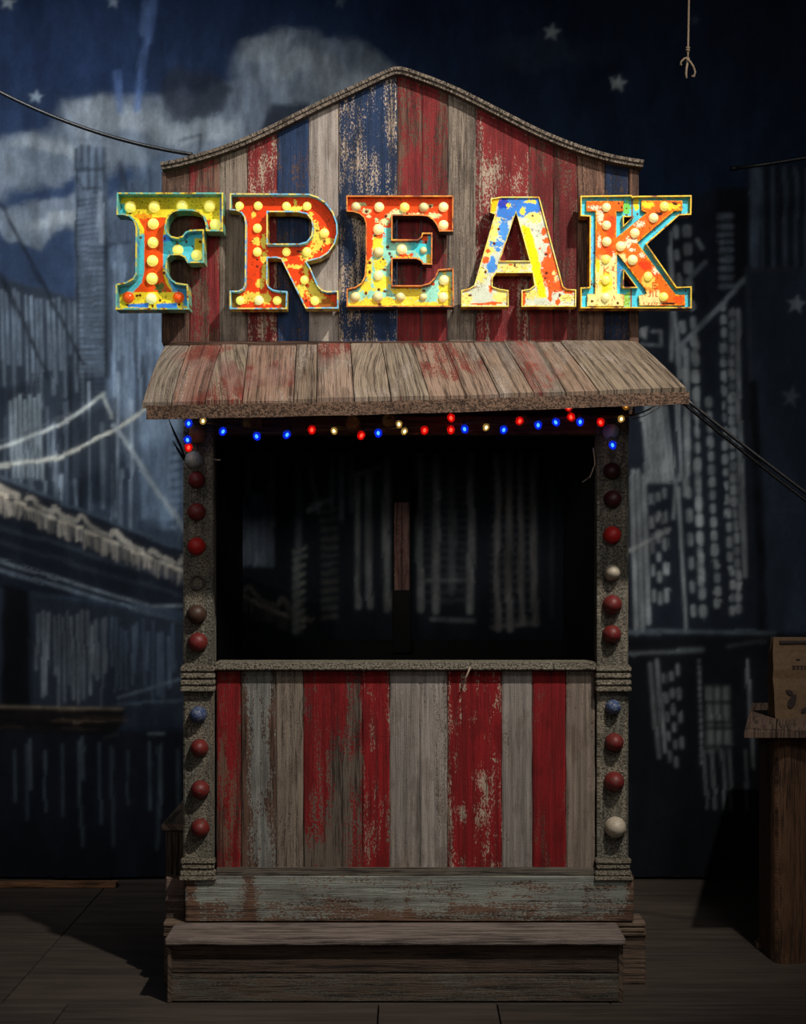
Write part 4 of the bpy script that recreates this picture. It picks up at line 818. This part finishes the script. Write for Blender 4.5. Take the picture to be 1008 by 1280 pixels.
def colKI(X, Y):
    c = np.tile(lin((246, 108, 16)), (len(X), 1)); cr = (252, 232, 150)
    for i, a in enumerate(((300, 330, 50, 120, .6), (280, 520, 50, 60, .7), (650, 240, 70, 40, .8))): c = paint_patch(c, X, Y, blob(X, Y, *a, 200+i, 30, .5), (246, 76, 12))
    c = paint_patch(c, X, Y, reg(X, Y, [(90, 600), (420, 560), (420, 1000), (90, 1000)], 20, 40, 40, 4), cr)
    c = paint_patch(c, X, Y, blob(X, Y, 260, 800, 50, 90, .7, 5, 30, .4), (255, 222, 30)); c = paint_patch(c, X, Y, blob(X, Y, 190, 650, 16, 60, .7, 6), (255, 216, 30))
    c = paint_patch(c, X, Y, reg(X, Y, [(500, 880), (700, 860), (740, 960), (700, 1000), (500, 1000)], 12, 24, 26, 8), cr); c = paint_patch(c, X, Y, blob(X, Y, 620, 800, 50, 60, .8, 11, 30, .4), (253, 216, 90))
    c = paint_patch(c, X, Y, blob(X, Y, 590, 645, 60, 40, .5, 9, 40, .5), (255, 62, 6)); c = paint_patch(c, X, Y, blob(X, Y, 860, 930, 40, 30, .5, 10, 40, .5), (250, 84, 8))
    c = paint_patch(c, X, Y, blob(X, Y, 600, 140, 50, 30, .7, 13, 20, .3), (254, 220, 50)); c = paint_patch(c, X, Y, blob(X, Y, 820, 150, 70, 30, .8, 15, 20, .3), (254, 220, 50))
    for i, a in enumerate(((205, 230, 26, 60, 1.0), (200, 440, 16, 50, 1.0), (160, 160, 40, 16, 1.0), (540, 300, 40, 24, 1.2), (440, 460, 24, 40, 1.2), (490, 440, 30, 20, 1.2), (560, 560, 24, 18, 1.2), (480, 515, 26, 14, 1.2), (325, 580, 20, 40, 1.0), (680, 690, 30, 30, 1.2))): c = paint_patch(c, X, Y, blob(X, Y, *a, 220+i, 9), (250, 226, 190))
    rd = (206, 60, 14); T = []
    T += [(648, 758, 648, 706), (648, 706, 668, 738), (668, 738, 690, 706), (690, 706, 690, 758)]                      # M
    T += [(648, 842, 648, 792), (648, 792, 684, 792), (648, 816, 676, 816), (648, 842, 686, 842)]                      # E
    T += [(628, 870, 628, 905), (628, 905, 615, 908), (652, 868, 652, 908), (676, 868, 676, 908), (676, 908, 690, 908)]  # J I L
    T += [(575, 960, 575, 980), (620, 962, 612, 982), (645, 960, 640, 982), (660, 962, 672, 972), (690, 960, 684, 980)]
    T += [(240, 660, 240, 715), (240, 690, 278, 660), (240, 690, 282, 715), (312, 655, 312, 690), (325, 655, 318, 690)]  # K and marks
    T += [(320, 745, 326, 760), (325, 790, 318, 805), (322, 830, 330, 845), (322, 905, 332, 930)]
    c = paint_patch(c, X, Y, strokes(X, Y, T, 6)*.85, rd)
    c = edge_rust(c, X, Y, [KI], 14, 23, (250, 190, 40), .8); c = edge_rust(c, X, Y, [KI], 6, 29, (120, 40, 8), .7)
    c = paint_patch(c, X, Y, blob(X, Y, 775, 968, 60, 9, .6, 3, 12), (50, 20, 8)); c = paint_patch(c, X, Y, blob(X, Y, 700, 212, 40, 14, .7, 3, 12), (60, 24, 8)); c = paint_patch(c, X, Y, blob(X, Y, 840, 125, 26, 14, .9, 3, 8), (90, 40, 8))
    return rustspots(c, X, Y, [(365, 125), (140, 948), (355, 965), (390, 160)], 12, 45)

BULB = {'y': mat_lamp('warm_yellow_bulb', (255, 236, 110), .5), 'p': mat_lamp('pale_bulb', (252, 238, 160), .42), 'o': mat_lamp('orange_bulb', (240, 84, 14), .25), 'd': mat_lamp('dull_bulb', (226, 216, 150), .10)}
COLLAR = mat_mottle('tin_collar', (90, 60, 20), (190, 150, 60), .5, 120)
ORD = {'F': 'teal rimmed tin letter F with orange stem at the left end of the sign', 'R': 'tin letter R with orange-red face, peeling yellow patches and light blue rim', 'E': 'tin letter E with orange-red top bar and yellow-green lower bars', 'A': 'tin letter A with blue top, yellow stripe and no bulbs', 'K': 'tin letter K with raised orange strokes on cyan at the sign right end'}
def letter(ch, poly, holes, tr, depth, colf0, cin, cout, cfr, bulbs, rec=None, t=2.0, inlay=None):
    colf = lambda X, Y: grime(colf0(X, Y), X, Y)
    k, ox, oy = tr; yf = YBK-depth; L_ = np.array(poly, float); ctr = L_.mean(0)
    root = thing('marquee_letter', P(ctr[0]*k+ox, L_[:, 1].max()*k+oy, yf), ORD[ch], 'letter', 'marquee letters spelling FREAK')
    yface = yf+rec if rec else YBK-.012
    V, fs, cl = face_grid(poly, holes, t*.5, yface, colf, .006, .62, tr)
    # keep the sheet inside the rim when seen in perspective: same outline scaled in world units at the rim plane
    s0 = (yf-CY)/(yface-CY); V[:, 0] *= s0; V[:, 2] = CZ+(V[:, 2]-CZ)*s0
    mb = MB(); mb.add(V, fs, paint=cl); fo = mb.build('letter_face', FACE, root)
    mb = MB(); wall(mb, poly, yf, YBK, k, ox, oy, t, False, lin(cin), lin(cout), lin(cfr))
    for h in holes: wall(mb, h, yf, YBK, k, ox, oy, t, True, lin(cin), lin(cout), lin(cfr))
    mb.build('letter_rim', RIMM, root)
    yb_ = yface
    if inlay:
        yb_ = yface-.012; V, fs, cl = face_grid(inlay[0], [], 0, yb_, lambda X, Y: grime(inlay[1](X, Y), X, Y), .012, .45, tr); s1 = (yf-CY)/(yb_-CY); V[:, 0] *= s1; V[:, 2] = CZ+(V[:, 2]-CZ)*s1
        mb = MB(); mb.add(V, fs, paint=cl); mb.build('raised_strokes', FACE, root, 'raised orange strokes')
    for b in bulbs:
        x, y, kd = b[0], b[1], b[2]; r = (b[3] if len(b) > 3 else 40)*k*(yf-CY)/FPX
        o_ = np.array(P(x*k+ox, y*k+oy, yf)); o_ = np.array([o_[0], yb_, o_[2]])
        mb = MB(); mb.lathe(o_, (0, -1, 0), [(r*1.12, -.001), (r*1.12, .003), (r*.98, .004)]+[(r*math.cos(a), .004+r*.8*math.sin(a)) for a in np.linspace(.05, 1.5, 7)], 18); mb.build('marquee_bulb', BULB[kd], root)
    # stand-off pegs into the boards
    done = 0
    for fx, fy in ((.2, .12), (.5, .12), (.8, .12), (.2, .9), (.5, .9), (.8, .9), (.3, .5)):
        q = L_.min(0)+(L_.max(0)-L_.min(0))*np.array([fx, fy]); px = q[0]*k+ox
        if inside(poly, np.array([q[0]]), np.array([q[1]]))[0] and not any(inside(h, np.array([q[0]]), np.array([q[1]]))[0] for h in holes) and 214 < px < 784:
            p0 = P(px, q[1]*k+oy, yf); mb = MB(); mb.lathe((p0[0], 0.0, p0[2]), (0, -1, 0), [(.006, -.0), (.006, -yface-.002)], 8); mb.build('stand_off', SOCK, root); done += 1
    return root
TF, TR, TE, TA, TK = (.14484, 138, 235), (.14484, 282, 235), (.14286, 428, 235), (.15377, 570, 235), (.14881, 720, 235)
letter('F', F_, [], TF, .064, colF, [(60, 130, 200), (90, 176, 176), (110, 190, 190)], [(110, 70, 26), (120, 180, 150), (220, 196, 60)], [(120, 60, 14), (230, 206, 60), (96, 180, 170), (220, 190, 60)], [(150, 138, 'y', 44), (360, 138, 'y', 44), (602, 130, 'y', 44), (842, 130, 'y', 44), (893, 292, 'y', 45), (352, 285, 'y', 43), (350, 448, 'y', 43), (345, 607, 'y', 44), (342, 762, 'y', 46), (566, 512, 'y', 42), (730, 558, 'y', 43), (335, 935, 'p', 42), (135, 925, 'o', 45), (572, 925, 'o', 44)], rec=.038)
letter('R', R_, [RH], TR, .054, colR, [(90, 160, 226), (130, 206, 226), (150, 200, 150)], [(150, 110, 30), (206, 186, 80), (190, 70, 20)], [(150, 110, 30), (110, 190, 226), (236, 216, 110), (100, 170, 226)], [(112, 135, 'y', 33), (274, 135, 'y', 34), (520, 138, 'y', 34), (700, 138, 'y', 34), (268, 330, 'y', 35), (850, 372, 'y', 36), (268, 536, 'y', 35), (520, 536, 'y', 33), (697, 534, 'y', 35), (678, 778, 'y', 34), (768, 958, 'y', 36), (118, 957, 'y', 34), (282, 955, 'p', 36), (440, 957, 'y', 34)], rec=.028, t=1.7)
letter('E', E_, [], TE, .052, colE, [(120, 50, 14), (190, 90, 24)], [(40, 38, 34), (90, 70, 40)], [(130, 56, 12), (216, 120, 24), (236, 170, 40)], [(118, 148, 'd', 39), (322, 150, 'p', 39), (546, 152, 'y', 38), (714, 152, 'd', 38), (888, 150, 'p', 39), (888, 310, 'p', 39), (316, 348, 'p', 42), (315, 550, 'd', 42), (522, 520, 'p', 42), (712, 532, 'd', 28), (317, 752, 'p', 38), (110, 940, 'd', 42), (310, 942, 'd', 42), (508, 940, 'd', 38), (710, 942, 'd', 30), (886, 942, 'p', 38), (893, 792, 'p', 40)], rec=.024, t=1.6)
letter('A', A_, [AH], TA, .050, colA, (240, 200, 30), [(150, 80, 14), (206, 160, 24)], [(226, 150, 16), (236, 220, 90), (240, 230, 150)], [], rec=.006, t=1.3)
letter('K', K_, KH, TK, .050, colK, [(110, 190, 200), (230, 200, 40)], [(130, 60, 10), (206, 150, 20)], [(130, 60, 10), (236, 190, 30), (240, 214, 50)], [(260, 160, 'p', 33), (260, 310, 'p', 34), (262, 448, 'p', 35), (256, 595, 'y', 32), (256, 770, 'y', 34), (254, 915, 'p', 34), (748, 152, 'y', 36), (656, 248, 'p', 36), (498, 376, 'p', 36), (380, 487, 'p', 37), (480, 602, 'p', 38), (610, 740, 'y', 34), (742, 912, 'y', 33)], rec=.018, t=1.6, inlay=(KI, colKI))

# ------------------------------------------------------------------ string of coloured fairy lights under the awning
sl = thing('string_lights', P(504, 540, -.1), 'string of small red, blue and warm white lamps hanging under the awning edge', 'string lights')
def mat_bulb(name, c, em):
    m_ = mat_lamp(name, c, em, .2); b = m_.node_tree.nodes['Principled BSDF']; b.inputs['Transmission Weight'].default_value = .75; b.inputs['Roughness'].default_value = .25; b.inputs['IOR'].default_value = 1.15; return m_
SB = {'b': mat_bulb('blue_fairy_bulb', (20, 56, 225), .28), 'r': mat_bulb('red_fairy_bulb', (215, 22, 16), .28), 'w': mat_bulb('warm_fairy_bulb', (190, 160, 96), .22), 'g': mat_bulb('gold_fairy_bulb', (150, 104, 44), .2)}
SF = {'b': mat_lamp('blue_filament', (120, 180, 255), 9), 'r': mat_lamp('red_filament', (255, 120, 96), 9), 'w': mat_lamp('warm_filament', (255, 236, 180), 9), 'g': mat_lamp('gold_filament', (255, 214, 130), 2)}
SN = {'b': 'blue bulb', 'r': 'red bulb', 'w': 'warm white bulb', 'g': 'gold bulb'}
BL = [(236, 530, 'b'), (254, 527, 'w'), (279, 540, 'b'), (321, 546, 'b'), (359, 544, 'b'), (390, 538, 'r'), (417.6, 539.5, 'w'), (452, 545, 'r'), (473, 542, 'b'), (499, 531, 'w'), (506, 540, 'w'), (531, 538.5, 'r'), (564, 523, 'r'), (564, 538, 'r'), (581, 537, 'b'), (608, 535, 'w'), (630, 538, 'b'), (650, 527, 'r'), (673, 532, 'b'), (695, 528.5, 'b'), (711, 510, 'r'), (714, 522, 'r'), (725.5, 528, 'b'), (751, 528.5, 'r'), (777, 524.5, 'w'), (783, 508, 'g'), (766, 557, 'b'), (234.6, 550.6, 'b'), (236, 560, 'r')]
YS = -.13
def spts(pts, y=YS, n=8):
    pts = np.array(pts, float); t = np.linspace(0, len(pts)-1, (len(pts)-1)*n+1); ax = np.arange(len(pts)); out = np.stack([np.interp(t, ax, pts[:, 0]), np.interp(t, ax, pts[:, 1])], 1)
    k_ = np.array([1, 2, 3, 2, 1])/9.0; pd = np.pad(out, ((2, 2), (0, 0)), 'edge'); sm = np.stack([np.convolve(pd[:, i], k_, 'valid') for i in range(2)], 1); return [P(a, b, y) for a, b in sm]
mb = MB()
mb.tube(spts([(232, 548), (238, 528), (256, 525), (279, 533), (300, 537), (321, 540), (345, 541), (372, 538), (381, 530), (375, 522), (392, 532), (418, 533), (430, 534), (452, 538), (473, 536), (499, 536), (531, 533), (564, 531), (590, 529), (608, 529), (630, 532), (650, 530), (673, 527), (695, 523), (714, 525), (737, 522), (751, 523), (777, 519), (800, 517), (820, 507), (836, 500)]), .0016, 6)
mb.tube(spts([(250, 528), (300, 534), (350, 538), (400, 537), (450, 537), (500, 535), (550, 532), (600, 526), (660, 527), (720, 520), (790, 521), (815, 511)], YS+.02), .0014, 6)
mb.tube(spts([(790, 524), (806, 520), (824, 510), (834, 500)], YS+.01), .0014, 6); mb.tube(spts([(231, 560), (229, 540), (236, 530), (236, 552)], YS+.03), .0014, 6)
mb.build('lamp_wire', mat_mottle('tarnished_wire', (70, 58, 40), (120, 100, 70), .5, 80), sl)
rs = random.Random(9)
for i, (px, py, c) in enumerate(BL):
    o_ = np.array(P(px, py-1.5, YS)); R = .0125 if c != 'w' else .0105; tilt = rs.uniform(-.5, .5); ax = (tilt, -.35, -1.0)
    mb = MB(); mb.lathe(o_, ax, [(R*.5, -R*.9)]+[(R*math.sin(a)*(1 if a < 1.6 else .92), R*(.15-1.15*math.cos(a)*(1 if a > 1.57 else .9))) for a in np.linspace(.5, 2.95, 9)], 14)
    bo = mb.build('bulb', SB[c], sl, SN[c])
    mb = MB(); mb.lathe(o_+np.array([0, -.001, -R*.2]), ax, [(R*.34*math.sin(a), -R*.5*math.cos(a)) for a in np.linspace(.3, 2.85, 6)], 8); mb.build('filament', SF[c], bo)
    mb = MB(); mb.lathe(o_, ax, [(R*.3, -R*2.0), (R*.55, -R*1.9), (R*.55, -R*.85), (R*.4, -R*.8)], 10); mb.build('bulb_socket', SOCK, sl)
# stray lamp lead ends poking out beside the left post
mb = MB()
mb.tube([P(211, 524, -.09), P(218, 541, -.08), P(226, 558, -.06), P(232, 575, -.03)], [.001, .0035, .004, .003], 6); mb.tube([P(216, 551, -.08), P(222, 561, -.07), P(230, 574, -.03)], [.001, .0035, .004], 6)
mb.build('loose_lead', BLACKM, sl)
BRS = mat_mottle('old_brass', (90, 68, 34), (170, 136, 74), .4, 60, .7)
def brass(px, py, rx, ry):
    mb = MB(); o_ = P(px, py, -.011); mb.lathe(o_, (0, -1, 0), [(rx/400, -.006), (rx/400, .004), (rx/400*.8, .010), (rx/400*.7, .004), (rx/400*.35, .012)], 20); mb.build('lintel_boss', BRS, booth, 'tarnished brass boss on the lintel')
brass(441, 529, 10, 7); brass(486, 526, 9, 6); brass(652, 524, 8, 6)
pbox('lintel_plate', BRS, booth, 303, 521, 327, 534, -.014, -.004, c=.002)
mb = MB(); mb.tube([P(742, 560, .0), P(744, 580, -.004), P(738, 596, .01), P(728, 603, .02)], .002, 6, wood=PALEW, wear=1); mb.build('loose_strand', WOOD, booth)
mb = MB(); mb.tube([P(267, 574, .0), P(272, 575, -.012), P(276, 575, -.014)], .0025, 6, wood=PALEW, wear=1); mb.build('nail', WOOD, booth)

# ------------------------------------------------------------------ cables, cord, pole
def sag(p0, p1, s_, n=24):
    p0 = np.array(p0); p1 = np.array(p1); return [tuple(p0+(p1-p0)*t-np.array([0, 0, s_*4*t*(1-t)])) for t in np.linspace(0, 1, n+1)]
mb = MB(); a = np.array(P(0, 101, .15)); b = np.array(P(240, 193, .02)); ext = a+(a-b)*.9+np.array([0, 0, .12]); mb.tube(sag(ext, b, .10, 40), .0062, 8); tag(mb.build('black_cable', BLACKM), 'thick black cable running from upper left down to the left shoulder of the gable', 'cable')
c_ = [(855, 499, -.28), (1012, 623, -.2)]
for off, lab, y in ((0, 'upper of two parallel black cables slanting down from the right awning corner', 0), (6, 'lower of two parallel black cables slanting down from the right awning corner', .01)):
    a = np.array(P(854-off*.3, 496+off, -.26+y)); b = np.array(P(1012, 614+off*1.6, -.26+y)); mb = MB(); mb.tube(sag(a, b+(b-a)*.9, .012, 24), .0052, 8); tag(mb.build('black_cable', BLACKM), lab, 'cable', 'cables off the right awning corner')
# knotted string at upper right
ROPE = mat_mottle('jute_cord', (110, 92, 74), (176, 154, 128), .9, 300)
mb = MB(); ys = .25
def line(pts, r): mb.tube([P(a, b, ys+(c if c else 0)) for a, b, c in pts], r, 7)
line([(862, -260, 0), (862, -60, 0), (861.5, 0, 0), (861, 30, 0), (860.5, 60, 0), (860, 78, 0)], .0036)
line([(860, 78, 0), (858.5, 86, -.004), (858, 92, 0), (858.5, 98, 0)], .0038)
line([(859, 74, -.006), (863, 77, -.008), (867, 83, -.006), (869.5, 90, 0), (868, 96, 0), (865, 95, .002)], .0036)
line([(861, 72, .004), (856, 73, -.006), (852, 77, -.004), (850.5, 81, 0), (852.5, 81, .002)], .0032)
for dy in (60, 63, 74, 77): mb.lathe(P(860.2, dy, ys), (.2, 0, 1), [(.004, -.004), (.0072, -.002), (.0072, .002), (.004, .004)], 9)
tag(mb.build('knotted_cord', ROPE), 'thin tan cord with a frayed knot hanging down at upper right', 'cord')
mb = MB(); mb.tube([P(915, 211, .95), P(960, 205, .95), P(1010, 197, .95), P(1200, 168, .95)], .0075, 8); mb.lathe(P(915, 211, .95), (1, 0, .12), [(.009, -.004), (.009, .02)], 10); tag(mb.build('dark_rod', BLACKM), 'thin dark rod poking in from the right edge below the hanging cord', 'rod')

# ------------------------------------------------------------------ side table and paper bag on the right
tb = thing('wooden_table', (1.65, .6, 0), 'dark brown wooden stand with a plank top at the right edge, paper bag on it', 'table')
TW = lin((88, 72, 62)); zT = .766
fl = np.array(P(930, 915, .15)); bl = np.array(P(940, 878, 1.0)); bl[2] = fl[2]; dirv = (bl-fl); Wt = .98
mb = MB()
edges = [0, .105, .27, .50, .74, Wt]
for i in range(5):
    q = []
    for a, v in ((edges[i]+.002, 0), (edges[i+1]-.002, 0), (edges[i+1]-.002, 1), (edges[i]+.002, 1)): q.append(fl+np.array([a, 0, 0])*(1 if v == 0 else .98)+dirv*v)
    q = np.array(q); q[:, 2] = zT; lo = q.copy(); lo[:, 2] = zT-.019; vs = np.concatenate([q, lo])
    g = np.array([(0, 0, i), (edges[i+1]-edges[i], 0, i), (edges[i+1]-edges[i], .86, i), (0, .86, i)]*2, float); g[:, 2] *= 2.3
    mb.add(vs, [(0, 1, 2, 3), (7, 6, 5, 4), (0, 4, 5, 1), (1, 5, 6, 2), (2, 6, 7, 3), (3, 7, 4, 0)], wood=TW, wear=1, g=g)
mb.build('tabletop', WOOD, tb)
mb = MB(); x0 = P(969, 0, .20)[0]
foot = [(x0, .40), (x0-.003, .24)]+[(x0+.045-.045*math.cos(a), .225-.03*math.sin(a)) for a in np.linspace(.15, 1.57, 6)]+[(x0+.09, .205), (x0+.105, .212), (x0+.12, .200), (x0+.26, .195), (x0+.275, .205), (x0+.29, .195), (x0+.80, .195), (x0+.80, .40)]
n = len(foot); vs = [(a, b, 0.0) for a, b in foot]+[(a, b, zT-.019) for a, b in foot]; fs = [(i, (i+1) % n, n+(i+1) % n, n+i) for i in range(n)]+[tuple(range(n))[::-1], tuple(range(n, 2*n))]
vs = np.array(vs); mb.add(vs, fs, wood=lin((80, 56, 38)), wear=1, g=np.stack([vs[:, 0]+vs[:, 1], vs[:, 2], vs[:, 0]*0+6], 1)); mb.build('front_panel', WOOD, tb)
mb = MB(); xs0 = P(953, 0, .38)[0]; fp = [(xs0, .401), (xs0+.80, .401), (xs0+.95, .93), (xs0+.17, .93)]; vs = np.array([(a, b, .01) for a, b in fp]+[(a, b, zT-.019) for a, b in fp])
mb.add(vs, [(3, 2, 1, 0), (4, 5, 6, 7)]+[(i, (i+1) % 4, 4+(i+1) % 4, 4+i) for i in range(4)], wood=lin((84, 62, 46)), wear=1, g=np.stack([vs[:, 0]+vs[:, 1], vs[:, 2], vs[:, 0]*0+4], 1)); mb.build('table_body', WOOD, tb)
mb = MB(); xs1 = P(945, 0, .38)[0]; mb.box(xs1, xs0+.06, .36, .402, .0, .022, .004, 'x', wood=lin((90, 70, 56)), wear=1); mb.box(xs1+.008, xs0+.05, .365, .402, .022, .034, .004, 'x', wood=lin((90, 70, 56)), wear=1); mb.build('foot_moulding', WOOD, tb)

def build_bag():
    yb = .50; root = thing('paper_bag', P(992, 893, yb), 'brown kraft paper bag with printed leaf standing on the right table', 'bag')
    a = P(969.5, 893, yb); xL = a[0]; zb = zT; Wd, Dp, Ht = .165, .085, .283
    KR = mat_mottle('kraft_paper', (80, 60, 40), (104, 80, 54), .8, 60, 0, .25); INK = mat_mottle('dark_print', (26, 18, 14), (40, 28, 22), .8, 200)
    LBL = mat_mottle('pale_print', (150, 128, 92), (170, 146, 108), .8, 90)
    rows = [(0, 0, 0, Dp), (.03, -.001, .002, Dp), (.10, -.004, .001, Dp*.98), (.14, -.008, .004, Dp*.9), (.17, -.006, .0, Dp*.85), (.23, -.008, .002, Dp*.6), (Ht, -.006, .0, Dp*.35)]
    mb = MB(); vs = []; N = 8
    for z, dx, dy, dp in rows:
        for q in ((xL+dx, yb+dy), (xL+Wd*.5, yb+dy-.002), (xL+Wd-dx*.4, yb+dy), (xL+Wd-dx*.4-.006, yb+dy+dp*.5), (xL+Wd-dx*.4, yb+dp), (xL+Wd*.5, yb+dp+.001), (xL+dx, yb+dp), (xL+dx+.008, yb+dy+dp*.5)): vs.append((q[0], q[1], zb+z))
    fs = [(i*N+k, i*N+(k+1) % N, (i+1)*N+(k+1) % N, (i+1)*N+k) for i in range(len(rows)-1) for k in range(N)]+[tuple(range(N))[::-1], tuple((len(rows)-1)*N+k for k in range(N))]
    mb.add(vs, fs); mb.build('bag_body', KR, root)
    mb = MB(); mb.box(xL+.014, xL+Wd-.012, yb-.006, yb+.001, zb+Ht-.022, zb+Ht-.010, .002); mb.build('closure_strip', INK, root, 'dark closure strip along the bag top')
    mb = MB(); yy = yb-.0032
    for (u, v, w_) in ((.44, .205, .018),)+tuple((.36+.085*k, .181, .014) for k in range(5))+tuple((.36+.085*k, .173, .013) for k in range(5)): mb.box(xL+u*Wd, xL+u*Wd+w_*.8, yy-.001, yy+.004, zb+v, zb+v+.0045, .0005)
    for cx, cz, rx, rz, an in ((.36, .062, .012, .026, .45), (.30, .092, .008, .014, -1.0), (.86, .055, .020, .016, .2), (.62, .03, .008, .014, .9)):
        n_ = 14; vs = []
        for k in range(n_):
            t = 2*math.pi*k/n_; u = rx*math.cos(t)*(1-.25*math.sin(t)); v = rz*math.sin(t); vs.append((xL+cx*Wd+u*math.cos(an)-v*math.sin(an)*-1, yy-.001, zb+cz+v*math.cos(an)-u*math.sin(an)))
        vs += [(p[0], yy+.004, p[2]) for p in vs]; mb.add(vs, [tuple(range(n_)), tuple(range(n_, 2*n_))[::-1]]+[(k, (k+1) % n_, n_+(k+1) % n_, n_+k) for k in range(n_)])
    mb.build('bag_print', INK, root, 'dark printed leaf and lettering')
build_bag()
